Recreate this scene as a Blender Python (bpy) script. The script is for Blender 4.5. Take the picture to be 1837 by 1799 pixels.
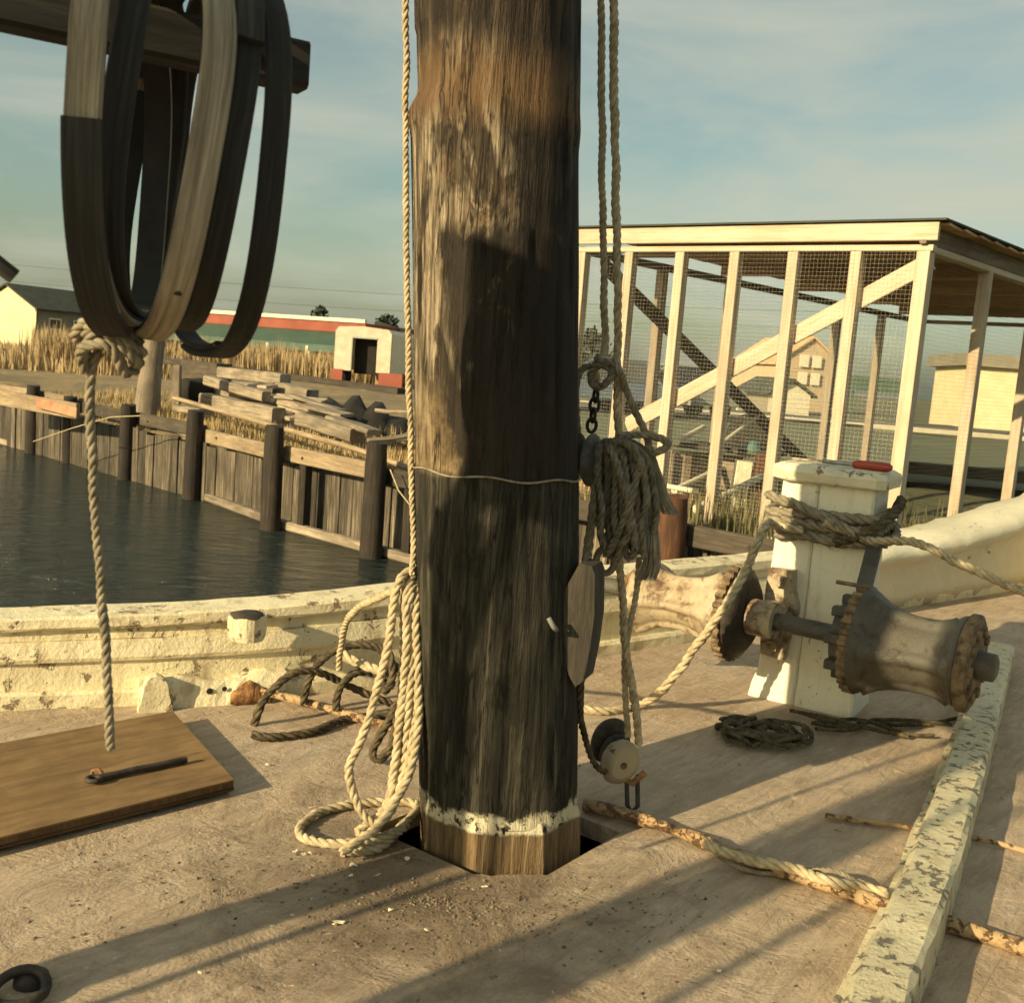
import bpy, math, random
from mathutils import Vector, Matrix, noise as mnoise
random.seed(7)
sc = bpy.context.scene
col = sc.collection
for o in list(bpy.data.objects): bpy.data.objects.remove(o)
R = math.radians
# ------------------------------------------------------------------ camera
CAM_H, PITCH, ROLL, FPX = 1.1, R(7.2), R(4.5), 1900.0
_fw = Vector((0, math.cos(PITCH), -math.sin(PITCH))); _rt = Vector((1, 0, 0)); _up = _rt.cross(_fw)
c_rt = _rt*math.cos(ROLL) + _up*math.sin(ROLL); c_up = -_rt*math.sin(ROLL) + _up*math.cos(ROLL)
cam_d = bpy.data.cameras.new('camera'); cam = bpy.data.objects.new('camera', cam_d); col.objects.link(cam)
m = Matrix((c_rt, c_up, -_fw)).transposed().to_4x4(); m.translation = (0, 0, CAM_H)
cam.matrix_world = m
cam_d.sensor_width = 36; cam_d.lens = FPX/1837*36; cam_d.clip_start = .05; cam_d.clip_end = 3000
cam_d.dof.use_dof = True; cam_d.dof.focus_distance = 3.4; cam_d.dof.aperture_fstop = 9
sc.camera = cam
# ------------------------------------------------------------------ sky, sun, exposure
SUN_AZ, SUN_EL = R(47.4), R(21)          # direction the shadows run (from +Y to +X) and height of the sun
S2 = Vector((math.sin(SUN_AZ), math.cos(SUN_AZ), 0))
w = bpy.data.worlds.new('World'); sc.world = w; w.use_nodes = True
nt = w.node_tree; N = nt.nodes; L = nt.links; N.clear()
out = N.new('ShaderNodeOutputWorld'); bg = N.new('ShaderNodeBackground')
sky = N.new('ShaderNodeTexSky'); sky.sky_type = 'NISHITA'; sky.sun_disc = False
sky.sun_elevation = SUN_EL; sky.sun_rotation = math.atan2(-S2.x, -S2.y)
sky.altitude = 0; sky.air_density = 1.1; sky.dust_density = 2.6; sky.ozone_density = 1.2
tc = N.new('ShaderNodeTexCoord'); mp = N.new('ShaderNodeMapping'); mp.inputs['Scale'].default_value = (1.3, 1.3, 5.0)
mp.inputs['Rotation'].default_value = (0, R(-14), R(20))
n1 = N.new('ShaderNodeTexNoise'); n1.inputs['Scale'].default_value = 1.7; n1.inputs['Detail'].default_value = 7; n1.inputs['Roughness'].default_value = .55; n1.inputs['Distortion'].default_value = .5
cr = N.new('ShaderNodeValToRGB'); cr.color_ramp.elements[0].position = .38; cr.color_ramp.elements[1].position = .70
cr.color_ramp.elements[0].color = (.10, .10, .10, 1); cr.color_ramp.elements[1].color = (1, 1, 1, 1)
mx = N.new('ShaderNodeMix'); mx.data_type = 'RGBA'; mx.inputs['B'].default_value = (5.7, 5.8, 4.6, 1)
tint = N.new('ShaderNodeMix'); tint.data_type = 'RGBA'; tint.blend_type = 'MULTIPLY'; tint.inputs['Factor'].default_value = 1; tint.inputs['B'].default_value = (1.12, 1.22, .98, 1)
L.new(tc.outputs['Generated'], mp.inputs[0]); L.new(mp.outputs[0], n1.inputs['Vector']); L.new(n1.outputs[0], cr.inputs[0])
L.new(sky.outputs[0], tint.inputs['A']); L.new(tint.outputs['Result'], mx.inputs['A']); L.new(cr.outputs[0], mx.inputs['Factor'])
L.new(mx.outputs['Result'], bg.inputs[0]); L.new(bg.outputs[0], out.inputs[0])
bg.inputs['Strength'].default_value = .068
sun_d = bpy.data.lights.new('sun', 'SUN'); sun_d.energy = 5.0; sun_d.angle = R(.6); sun_d.color = (1, .80, .47)
sun = bpy.data.objects.new('sun', sun_d); col.objects.link(sun)
sdir = Vector((S2.x*math.cos(SUN_EL), S2.y*math.cos(SUN_EL), -math.sin(SUN_EL)))
sun.rotation_euler = sdir.to_track_quat('-Z', 'Y').to_euler()
vs = sc.view_settings; vs.view_transform = 'Standard'; vs.look = 'None'; vs.exposure = .58; vs.gamma = 1; vs.use_curve_mapping = False

# ------------------------------------------------------------------ surveying helpers: photo position + distance -> place
def ray(x, y): return c_rt*((x-918.5)/FPX) - c_up*((y-899.5)/FPX) + _fw
def G(x, y, Y):
    d = ray(x, y); return Vector((0, 0, CAM_H)) + d*(Y/d.y)
def P(x, y, z=0.0):
    d = ray(x, y); return Vector((0, 0, CAM_H)) + d*((z-CAM_H)/d.z)

# ------------------------------------------------------------------ materials
def nodes(name):
    mt = bpy.data.materials.new(name); mt.use_nodes = True
    n = mt.node_tree.nodes; l = mt.node_tree.links; n.clear()
    o = n.new('ShaderNodeOutputMaterial'); b = n.new('ShaderNodeBsdfPrincipled'); l.new(b.outputs[0], o.inputs[0])
    return mt, n, l, b
def rgb(c): return (c[0], c[1], c[2], 1)
def vec(n, l, coord, scale, rnd=True):
    if coord == 'World':
        g = n.new('ShaderNodeNewGeometry'); s = g.outputs['Position']
    else:
        t = n.new('ShaderNodeTexCoord'); s = t.outputs[coord]
    mpn = n.new('ShaderNodeMapping'); mpn.inputs['Scale'].default_value = scale; l.new(s, mpn.inputs[0])
    if rnd:
        oi = n.new('ShaderNodeObjectInfo'); ml = n.new('ShaderNodeMath'); ml.operation = 'MULTIPLY'; ml.inputs[1].default_value = 37
        l.new(oi.outputs['Random'], ml.inputs[0]); cb = n.new('ShaderNodeCombineXYZ')
        for k in range(3): l.new(ml.outputs[0], cb.inputs[k])
        l.new(cb.outputs[0], mpn.inputs['Location'])
    return mpn.outputs[0]
def noise(n, l, v, scale, detail=6, rough=.6, dist=0):
    t = n.new('ShaderNodeTexNoise'); t.inputs['Scale'].default_value = scale; t.inputs['Detail'].default_value = min(detail, 5)
    t.inputs['Roughness'].default_value = rough; t.inputs['Distortion'].default_value = dist; l.new(v, t.inputs['Vector']); return t.outputs[0]
def ramp(n, l, f, stops):
    r = n.new('ShaderNodeValToRGB'); e = r.color_ramp.elements
    while len(e) < len(stops): e.new(.5)
    for i, (p, c) in enumerate(stops):
        e[i].position = p; e[i].color = rgb(c) if not isinstance(c, (int, float)) else (c, c, c, 1)
    l.new(f, r.inputs[0]); return r.outputs[0]
def mix(n, l, f, a, b, mode='MIX'):
    x = n.new('ShaderNodeMix'); x.data_type = 'RGBA'; x.blend_type = mode
    for k, s in (('Factor', f), ('A', a), ('B', b)):
        if isinstance(s, (int, float)): x.inputs[k].default_value = s
        elif isinstance(s, tuple): x.inputs[k].default_value = rgb(s)
        else: l.new(s, x.inputs[k])
    return x.outputs['Result']
def bump(n, l, b, h, strength, dist=.01, prev=None):
    t = n.new('ShaderNodeBump'); t.inputs['Strength'].default_value = strength; t.inputs['Distance'].default_value = dist
    l.new(h, t.inputs['Height'])
    if prev is not None: l.new(prev, t.inputs['Normal'])
    l.new(t.outputs[0], b.inputs['Normal']); return t.outputs[0]

def wood(name, dark, mid, light, coord='UV', sc_=(2.2, 34, 34), rough=.85, bs=.5, var=.25, patch=None, pth=.58):
    """weathered wood: grain streaks along U (or the given axis), blotches and per-piece tone"""
    mt, n, l, b = nodes(name); v = vec(n, l, coord, sc_)
    g = noise(n, l, v, 1.6, 8, .68, .6)
    c = ramp(n, l, g, [(.30, dark), (.5, mid), (.72, light)])
    v2 = vec(n, l, coord, (sc_[0]*1.1, sc_[1]*.14, sc_[2]*.14)); bl = noise(n, l, v2, 1.3, 5, .6)
    c = mix(n, l, ramp(n, l, bl, [(.42, 0.), (.66, .7)]), c, dark)
    if patch:
        p = noise(n, l, vec(n, l, coord, (sc_[0]*2, sc_[1]*.35, sc_[2]*.35)), 2.2, 7, .65)
        c = mix(n, l, ramp(n, l, p, [(pth, 0.), (pth+.05, 1.)]), c, patch)
    oi = n.new('ShaderNodeObjectInfo'); r = n.new('ShaderNodeMapRange'); r.inputs[3].default_value = 1-var; r.inputs[4].default_value = 1+var
    l.new(oi.outputs['Random'], r.inputs[0]); hsv = n.new('ShaderNodeHueSaturation'); l.new(c, hsv.inputs['Color']); l.new(r.outputs[0], hsv.inputs['Value'])
    l.new(hsv.outputs[0], b.inputs['Base Color']); b.inputs['Roughness'].default_value = rough
    bump(n, l, b, g, bs, .006); return mt

def paint(name, base, dirt, bare, coord='World', s=1.0, th=.60, rough=.6, bs=.35, soft=.03, stain=.45, flake=14, runs=0):
    """old brush paint with grime and flaked-off patches that show bare wood"""
    mt, n, l, b = nodes(name); v = vec(n, l, coord, (s, s, s), rnd=False)
    big = noise(n, l, v, 2.3, 7, .65); fl = noise(n, l, v, flake, 9, .72, .4); fine = noise(n, l, v, 70, 6, .7)
    c = mix(n, l, ramp(n, l, big, [(.44, 0.), (.74, stain)]), base, dirt)
    c = mix(n, l, ramp(n, l, fine, [(.52, 0.), (.80, .45)]), c, dirt)
    if runs:
        rn = noise(n, l, vec(n, l, coord, (9, 9, 1.2), rnd=False), 1.5, 5, .6, .3); c = mix(n, l, ramp(n, l, rn, [(.52, 0.), (.70, runs)]), c, (.30, .20, .09))
        sp_n = noise(n, l, v, 5, 4, .6, .8); c = mix(n, l, ramp(n, l, sp_n, [(.60, 0.), (.72, runs)]), c, (.34, .27, .16))
    hm = n.new('ShaderNodeMath'); hm.operation = 'MULTIPLY_ADD'; l.new(big, hm.inputs[0]); hm.inputs[1].default_value = .30; l.new(fl, hm.inputs[2])
    mask = ramp(n, l, hm.outputs[0], [(th+.15, 0.), (th+.15+soft, 1.)])
    c = mix(n, l, mask, c, bare)
    l.new(c, b.inputs['Base Color']); b.inputs['Roughness'].default_value = rough
    inv = n.new('ShaderNodeMath'); inv.operation = 'MULTIPLY_ADD'; l.new(mask, inv.inputs[0]); inv.inputs[1].default_value = -1; l.new(fine, inv.inputs[2])
    p = bump(n, l, b, big, bs*.6, .03); bump(n, l, b, inv.outputs[0], bs, .006, p); return mt

def plain(name, a, b_, s=6, rough=.7, bs=.2, coord='Object', detail=6, metal=0., lo=.35, hi=.65, dist=.01, spec=None):
    mt, n, l, b = nodes(name); v = vec(n, l, coord, (1, 1, 1)); g = noise(n, l, v, s, detail, .65)
    l.new(ramp(n, l, g, [(lo, a), (hi, b_)]), b.inputs['Base Color']); b.inputs['Roughness'].default_value = rough; b.inputs['Metallic'].default_value = metal
    if spec is not None: b.inputs['Specular IOR Level'].default_value = spec
    if bs: bump(n, l, b, g, bs, dist)
    return mt

CREAM = (.78, .70, .47)
M = {}
M['bulwark'] = paint('bulwark_paint', CREAM, (.55, .46, .27), (.24, .175, .10), s=1.0, th=.59, bs=.9, flake=15, stain=.55, soft=.05, runs=.55)
M['rail'] = paint('rail_paint', (.64, .58, .38), (.42, .35, .22), (.17, .15, .11), s=1.0, th=.565, bs=.9, flake=26, stain=.5, soft=.05, runs=.4)
M['bittpaint'] = paint('bitt_paint', (.80, .76, .60), (.58, .52, .37), (.30, .26, .18), s=1.0, th=.645, bs=.35, flake=24, stain=.35, runs=.25)
M['bittcap'] = paint('bitt_cap_paint', (.76, .70, .50), (.45, .40, .27), (.24, .16, .10), s=1.0, th=.58, bs=.5, flake=22, stain=.55)
M['bowpaint'] = paint('bow_paint', (.72, .67, .49), (.46, .44, .32), (.16, .18, .17), s=1.0, th=.66, bs=.9, flake=9, stain=.45)
M['hull'] = paint('hull_paint', (.75, .69, .5), (.4, .35, .22), (.15, .12, .08), s=.6, th=.62)

def deck_mat():
    mt, n, l, b = nodes('deck_paint'); v = vec(n, l, 'World', (1, 1, 1), rnd=False)
    g = n.new('ShaderNodeNewGeometry')
    mp2 = n.new('ShaderNodeMapping'); mp2.vector_type = 'TEXTURE'; mp2.inputs['Rotation'].default_value = (0, 0, R(53)); mp2.inputs['Scale'].default_value = (1, .14, 1); l.new(g.outputs['Position'], mp2.inputs[0])
    grain = noise(n, l, mp2.outputs[0], 5.5, 9, .7, .3)
    big = noise(n, l, v, 1.6, 6, .6, .3); mid = noise(n, l, v, 6.5, 8, .7, .5); fine = noise(n, l, v, 130, 5, .6)
    v3 = n.new('ShaderNodeMapping'); v3.vector_type = 'TEXTURE'; v3.inputs['Rotation'].default_value = (0, 0, R(50)); v3.inputs['Scale'].default_value = (1, .32, 1); l.new(g.outputs['Position'], v3.inputs[0])
    smear = noise(n, l, v3.outputs[0], 3.0, 8, .75, .6)
    c = mix(n, l, ramp(n, l, big, [(.35, 0.), (.68, 1.)]), (.47, .375, .275), (.45, .34, .225))
    c = mix(n, l, ramp(n, l, smear, [(.44, 0.), (.72, .75)]), c, (.27, .195, .125))
    c = mix(n, l, ramp(n, l, mid, [(.48, 0.), (.78, .5)]), c, (.23, .165, .105))
    c = mix(n, l, ramp(n, l, grain, [(.52, 0.), (.76, .6)]), c, (.18, .135, .09))
    c = mix(n, l, ramp(n, l, grain, [(.26, .55), (.44, 0.)]), c, (.60, .49, .36))
    # grime trodden in round the foot of the mast
    d = n.new('ShaderNodeVectorMath'); d.operation = 'DISTANCE'; l.new(g.outputs['Position'], d.inputs[0]); d.inputs[1].default_value = (-.14, 2.10, 0)
    dd = n.new('ShaderNodeMath'); dd.operation = 'MULTIPLY_ADD'; l.new(mid, dd.inputs[0]); dd.inputs[1].default_value = -1.1; d1 = n.new('ShaderNodeMath'); d1.operation = 'ADD'; d1.inputs[1].default_value = .85; l.new(d.outputs['Value'], d1.inputs[0]); l.new(d1.outputs[0], dd.inputs[2])
    c = mix(n, l, ramp(n, l, dd.outputs[0], [(.36, .95), (.92, 0.)]), c, (.15, .108, .066))
    chips = noise(n, l, v, 33, 4, .6, .8)
    c = mix(n, l, ramp(n, l, chips, [(.685, 0.), (.70, 1.)]), c, (.58, .50, .35))
    dark = noise(n, l, vec(n, l, 'World', (1.3, .8, 1), rnd=False), 21, 6, .7, .7)
    c = mix(n, l, ramp(n, l, dark, [(.655, 0.), (.69, .9)]), c, (.07, .05, .03))
    c = mix(n, l, ramp(n, l, fine, [(.5, 0.), (.8, .5)]), c, (.19, .14, .09))
    l.new(c, b.inputs['Base Color']); b.inputs['Roughness'].default_value = .82
    p = bump(n, l, b, mid, .5, .025); p = bump(n, l, b, grain, .8, .008, p); p = bump(n, l, b, dark, .35, .006, p); bump(n, l, b, fine, .45, .004, p); return mt
M['deck'] = deck_mat()
M['plywood'] = wood('hatch_plywood', (.11, .064, .024), (.215, .128, .048), (.30, .19, .08), coord='UV', sc_=(3, 14, 14), bs=.6, var=0, rough=.85)
M['plyedge'] = wood('hatch_edge', (.05, .028, .012), (.09, .05, .02), (.15, .09, .04), bs=.6, var=0)
M['darkwood'] = wood('dark_wood', (.025, .02, .014), (.06, .046, .03), (.12, .09, .055), bs=.6)
M['beamwood'] = wood('beam_wood', (.010, .009, .008), (.024, .021, .017), (.05, .042, .031), bs=.4)
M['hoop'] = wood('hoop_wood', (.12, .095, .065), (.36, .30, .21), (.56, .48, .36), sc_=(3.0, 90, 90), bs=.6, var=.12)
M['hoopdark'] = wood('tarred_hoop_wood', (.009, .008, .007), (.024, .022, .018), (.055, .050, .040), sc_=(3.0, 90, 90), bs=.5, var=.12)  # dark copy of the hoop wood; shade on the hoops put into the colour
M['hooptar'] = plain('mast_grease', (.006, .005, .004), (.016, .014, .011), s=20, rough=.8, bs=.2)  # near-black for the hoops' inner faces, their shade put into the colour
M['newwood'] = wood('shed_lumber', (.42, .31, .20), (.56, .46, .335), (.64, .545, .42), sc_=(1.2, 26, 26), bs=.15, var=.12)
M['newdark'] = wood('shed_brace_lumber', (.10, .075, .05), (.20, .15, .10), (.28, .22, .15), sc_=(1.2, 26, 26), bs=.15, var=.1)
M['roofboard'] = wood('roof_board', (.42, .25, .115), (.62, .40, .20), (.72, .50, .28), sc_=(1.2, 14, 14), bs=.2, var=.2)
M['grey'] = wood('grey_timber', (.11, .085, .06), (.27, .22, .155), (.42, .35, .25), sc_=(1.5, 20, 20), bs=.5)
M['bleach'] = wood('bleached_board', (.17, .135, .095), (.34, .28, .20), (.46, .39, .29), sc_=(1.5, 20, 20), bs=.4, var=.3)
M['pile'] = wood('tarred_piling', (.007, .005, .004), (.022, .016, .010), (.06, .042, .026), sc_=(1.8, 22, 22), bs=.7, var=.2)
M['rustpile'] = wood('reddish_piling', (.05, .022, .010), (.13, .055, .025), (.22, .10, .05), sc_=(1.8, 22, 22), bs=.6, var=.1)
M['sheet'] = wood('sheet_plank', (.018, .014, .010), (.095, .076, .052), (.30, .25, .175), sc_=(1.1, 26, 26), bs=.7, var=.5)
M['wale'] = wood('wale_wood', (.14, .10, .06), (.28, .21, .13), (.40, .31, .20), sc_=(1.5, 20, 20), bs=.5, var=.25)
M['waledark'] = wood('dark_wale_wood', (.03, .025, .018), (.07, .055, .038), (.13, .10, .07), sc_=(1.5, 20, 20), bs=.4)
M['rope'] = plain('manila_rope', (.30, .24, .14), (.56, .47, .31), s=45, rough=.95, bs=.6, dist=.002, spec=.1)
M['ropegrey'] = plain('weathered_rope', (.16, .14, .10), (.33, .285, .205), s=45, rough=.95, bs=.6, dist=.002, spec=.1)
M['ropedark'] = plain('tarred_rope', (.045, .037, .024), (.15, .12, .075), s=45, rough=.95, bs=.6, dist=.002, spec=.1)
M['coilgrey'] = plain('damp_grey_rope', (.10, .09, .068), (.25, .22, .165), s=45, rough=.95, bs=.6, dist=.002, spec=.1)
M['fray'] = plain('frayed_fibre', (.20, .18, .13), (.36, .325, .24), s=30, rough=.95, bs=.2, spec=.1)
M['rust'] = plain('rusty_iron', (.10, .035, .012), (.42, .22, .085), s=40, rough=.9, bs=1.0, dist=.006, detail=9)
M['rustwhite'] = paint('flaking_rust', (.44, .30, .155), (.27, .135, .055), (.12, .058, .026), s=1.0, th=.52, bs=1.0, flake=40, soft=.1)
M['drum'] = paint('drum_old_paint', (.48, .40, .27), (.25, .155, .075), (.10, .055, .026), coord='Object', s=3.0, th=.49, bs=.5, flake=6, stain=1.0, rough=.5, soft=.16)
M['drumdark'] = paint('drum_grey_paint', (.082, .076, .058), (.062, .043, .024), (.03, .019, .010), coord='Object', s=3.0, th=.52, bs=.5, flake=6, stain=1.0, rough=.5, soft=.18)  # weathered grey, darkened further to paint the right drum as shaded
M['gear'] = plain('rusty_gear', (.05, .032, .018), (.25, .17, .09), s=30, rough=.8, bs=.8, dist=.004)
M['steel'] = plain('grey_steel', (.22, .22, .19), (.42, .41, .36), s=30, rough=.4, bs=.2, metal=.4)
M['iron'] = plain('black_iron', (.012, .010, .008), (.05, .035, .022), s=30, rough=.7, bs=.5)
M['redhandle'] = plain('red_handle', (.26, .035, .018), (.40, .06, .03), s=25, rough=.45, bs=.1)
M['blockwood'] = paint('block_wood', (.42, .335, .21), (.26, .19, .11), (.10, .07, .04), coord='Object', s=4, th=.60, bs=.5, flake=6)
M['blockdark'] = plain('dark_block_wood', (.02, .015, .01), (.08, .055, .03), s=35, rough=.8, bs=.5)
M['blockgrey'] = plain('grey_block_wood', (.10, .10, .085), (.26, .25, .21), s=20, rough=.8, bs=.4)
M['black'] = plain('bilge_dark', (.01, .009, .007), (.02, .017, .012), s=5, rough=.95, bs=0)
M['white'] = plain('white_paint', (.62, .56, .40), (.78, .72, .54), s=9, rough=.6, bs=.1)
M['gritmat'] = plain('deck_grit', (.05, .037, .024), (.26, .20, .13), s=60, rough=.9, bs=0)
M['chip'] = plain('paint_chip', (.55, .48, .33), (.75, .68, .5), s=40, rough=.7, bs=.2)

# ------------------------------------------------------------------ mesh collector
class MB:
    def __init__(s): s.v = []; s.f = []; s.uv = []; s.sm = []
    def add(s, vs_, fs, uvs=None, smooth=False):
        b = len(s.v); s.v += [Vector(p) for p in vs_]
        for i, f in enumerate(fs):
            s.f.append([b+k for k in f]); s.sm.append(smooth)
            s.uv.append(uvs[i] if uvs else [(vs_[k][0], vs_[k][1]) for k in f])
        return s
    def loft(s, rings, closed=True, caps=True, smooth=True, us=None):
        """rings: list of lists of points; u runs along the loft, v round it, in metres"""
        n = len(rings[0]); vs_ = [p for r in rings for p in r]; fs = []; uvs = []
        u = [0.]
        for i in range(1, len(rings)): u.append(u[-1] + (Vector(rings[i][0])-Vector(rings[i-1][0])).length)
        if us: u = us
        vv = [0.]
        for k in range(n): vv.append(vv[-1] + (Vector(rings[0][(k+1) % n])-Vector(rings[0][k])).length)
        for i in range(len(rings)-1):
            for k in range(n if closed else n-1):
                k2 = (k+1) % n
                fs.append([i*n+k, i*n+k2, (i+1)*n+k2, (i+1)*n+k])
                uvs.append([(u[i], vv[k]), (u[i], vv[k+1]), (u[i+1], vv[k+1]), (u[i+1], vv[k])])
        s.add(vs_, fs, uvs, smooth)
        if caps and closed:
            for r, rev in ((rings[0], True), (rings[-1], False)):
                idx = list(range(n)); idx = idx[::-1] if rev else idx
                s.add(r, [idx], [[(k*.05, k*.03) for k in idx]], False)
        return s
    def beam(s, a, b, w, h, up=(0, 0, 1), ch=.006, twist=0, segs=1, jit=0):
        """chamfered timber from a to b, w across, h along up"""
        a = Vector(a); b = Vector(b); d = (b-a).normalized(); upv = Vector(up)
        side = d.cross(upv)
        if side.length < 1e-4: side = d.cross(Vector((1, 0, 0)))
        side.normalize(); upn = side.cross(d).normalized()
        rings = []
        for i in range(segs+1):
            t = i/segs; c = a.lerp(b, t)
            if jit and 0 < i < segs: c = c + side*random.uniform(-jit, jit) + upn*random.uniform(-jit, jit)
            x, y = w/2, h/2; k = min(ch, x*.8, y*.8)
            pts = [(-x+k, -y), (x-k, -y), (x, -y+k), (x, y-k), (x-k, y), (-x+k, y), (-x, y-k), (-x, -y+k)]
            rings.append([c + side*p + upn*q for p, q in pts])
        return s.loft(rings, smooth=False)
    def box(s, c, sx, sy, sz, rz=0, ch=.004):
        c = Vector(c); d = Vector((math.cos(rz), math.sin(rz), 0))
        return s.beam(c-d*sx/2, c+d*sx/2, sy, sz, ch=ch)
    def tube(s, pts, r, n=8, closed=False, smooth=True, caps=True):
        pts = [Vector(p) for p in pts]; fr = frames(pts, closed); rings = []
        for i, (c, t, a, b) in enumerate(fr):
            rr = r[i] if isinstance(r, (list, tuple)) else r
            rings.append([c + a*(rr*math.cos(2*math.pi*k/n)) + b*(rr*math.sin(2*math.pi*k/n)) for k in range(n)])
        if closed: rings.append(rings[0])
        return s.loft(rings, caps=caps and not closed, smooth=smooth)
    def lathe(s, prof, o, ax, n=32, smooth=True, caps=True, lump=0):
        """profile [(along, radius)] turned about axis ax from o"""
        o = Vector(o); ax = Vector(ax).normalized(); a = ax.orthogonal().normalized(); b = ax.cross(a); rings = []
        for t, r in prof:
            rings.append([o + ax*t + a*(r*math.cos(2*math.pi*k/n)*(1+lump*random.uniform(-1, 1))) + b*(r*math.sin(2*math.pi*k/n)*(1+lump*random.uniform(-1, 1))) for k in range(n)])
        return s.loft(rings, smooth=smooth, caps=caps)
    def prism(s, poly, off, smooth=False):
        """closed outline extruded by the vector off"""
        off = Vector(off); a = [Vector(p) for p in poly]; b = [p+off for p in a]
        return s.loft([a, b], smooth=smooth)
    def build(s, name, mat, parent=None, origin=None, stuff=False):
        o0 = Vector(origin) if origin is not None else (Vector(parent['_o']) if parent is not None and '_o' in parent.keys() else Vector((0, 0, 0)))
        me = bpy.data.meshes.new(name); me.from_pydata([p-o0 for p in s.v], [], s.f)
        ul = me.uv_layers.new(name='UVMap'); k = 0; flat = []
        for uv in s.uv:
            for q in uv: flat += [q[0], q[1]]
        ul.data.foreach_set('uv', flat)
        me.polygons.foreach_set('use_smooth', s.sm)
        me.materials.append(M[mat] if isinstance(mat, str) else mat); me.update()
        ob = bpy.data.objects.new(name, me); col.objects.link(ob)
        if parent is not None: ob.parent = parent
        else: ob.location = o0
        ob['_o'] = tuple(o0)
        if stuff: ob['kind'] = 'stuff'
        return ob

def frames(pts, closed=False):
    n = len(pts); out_ = []; prev = None
    for i in range(n):
        if closed: t = pts[(i+1) % n]-pts[i-1]
        else: t = pts[min(i+1, n-1)]-pts[max(i-1, 0)]
        if t.length < 1e-9: t = Vector((0, 0, 1))
        t.normalize()
        if prev is None: a = t.orthogonal().normalized()
        else:
            a = prev - t*prev.dot(t)
            a = a.normalized() if a.length > 1e-6 else t.orthogonal().normalized()
        prev = a; out_.append((pts[i], t, a, t.cross(a)))
    return out_
def spline(pts, step, closed=False):
    pts = [Vector(p) for p in pts]; n = len(pts); o = []
    rng = range(n) if closed else range(n-1)
    for i in rng:
        if closed: p0, p1, p2, p3 = pts[i-1], pts[i], pts[(i+1) % n], pts[(i+2) % n]
        else: p0, p1, p2, p3 = pts[max(i-1, 0)], pts[i], pts[i+1], pts[min(i+2, n-1)]
        k = max(2, int((p2-p1).length/step)+1)
        for j in range(k):
            t = j/k
            o.append(.5*((2*p1)+(p2-p0)*t+(2*p0-5*p1+4*p2-p3)*t*t+(3*p1-p0-3*p2+p3)*t**3))
    if not closed: o.append(pts[-1])
    return o
def resample(pts, step):
    o = [pts[0].copy()]; acc = 0.
    for a, b in zip(pts, pts[1:]):
        d = (b-a).length
        if d < 1e-9: continue
        while acc + d >= step:
            t = (step-acc)/d; a = a.lerp(b, t); o.append(a.copy()); d = (b-a).length; acc = 0.
            if d < 1e-9: break
        acc += d
    o.append(pts[-1].copy()); return o
def strands(mb, path, r, n=5, per=9, lay=6.6, fuzz=True):
    """three-strand laid rope along a dense path, a little uneven and hairy"""
    pitch = lay*r; path = resample(path, pitch/per); o_ = Vector((random.uniform(0, 50), 0, 0))
    path = [p + Vector((mnoise.noise(p*14+o_), mnoise.noise(p*14+o_*2), mnoise.noise(p*14+o_*3)))*r*.35 for p in path]
    fr = frames(path); ph = random.uniform(0, 6.28); tw = [0.]
    for i in range(1, len(fr)): tw.append(tw[-1] + 2*math.pi/per*(1+.25*mnoise.noise(fr[i][0]*9+o_)))
    rs = [r*(1+.14*mnoise.noise(p*17+o_)) for p in path]
    for k in range(3):
        pts = []
        for i, (c, t, a, b) in enumerate(fr):
            w_ = ph + tw[i] + 2*math.pi*k/3; pts.append(c + a*(rs[i]*.5*math.cos(w_)) + b*(rs[i]*.5*math.sin(w_)))
        mb.tube(pts, [q*.56 for q in rs], n=n)
    if fuzz:
        vs2 = []; f2 = []
        for i in range(0, len(fr)):
            for _ in range(2):
                c, t, a, b = fr[i]; w_ = random.uniform(0, 6.28); d = a*math.cos(w_) + b*math.sin(w_); e = t.cross(d); p = c + d*(r*.85)
                tip = p + d*(r*random.uniform(.2, .8)) + t*random.uniform(-1.6, 1.6)*r + e*random.uniform(-1, 1)*r; q = len(vs2); h = r*.035
                vs2 += [p - e*h, p + e*h, tip]; f2.append([q, q+1, q+2])
        mb.add(vs2, f2)
    return mb

def tag(o, label, cat, group=None):
    o['label'] = label; o['category'] = cat
    if group: o['group'] = group
    return o
def thing(name, label, cat, loc=(0, 0, 0), group=None):
    o = bpy.data.objects.new(name, None); col.objects.link(o); o.location = loc; o.empty_display_size = .1
    o['_o'] = tuple(loc); return tag(o, label, cat, group)
def struct(o): o['kind'] = 'structure'; return o
def rope(name, label, pts, r, mat='rope', cat='rope', group=None, step=.02):
    mb = MB(); strands(mb, spline(pts, step), r); o = mb.build(name, mat, origin=Vector(pts[0])); return tag(o, label, cat, group)
def copy_tree(o, parent=None, loc=None):
    c = o.copy(); col.objects.link(c); c.parent = parent
    if loc is not None: c.location = loc
    for ch in list(o.children): copy_tree(ch, c)
    return c

# ================================================================== SETTING: water, shore, far ground
WZ, QZ = -.9, -.12        # water level, quay level (deck of the boat is 0)
BK = Vector((1.23, 8.1, 0)); BD = Vector((-.722, .692, 0)).normalized(); BN = Vector((.692, .722, 0))   # bulkhead line and inland normal
def bulk(t, off=0, z=0): p = BK + BD*t + BN*off; return Vector((p.x, p.y, z))

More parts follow.
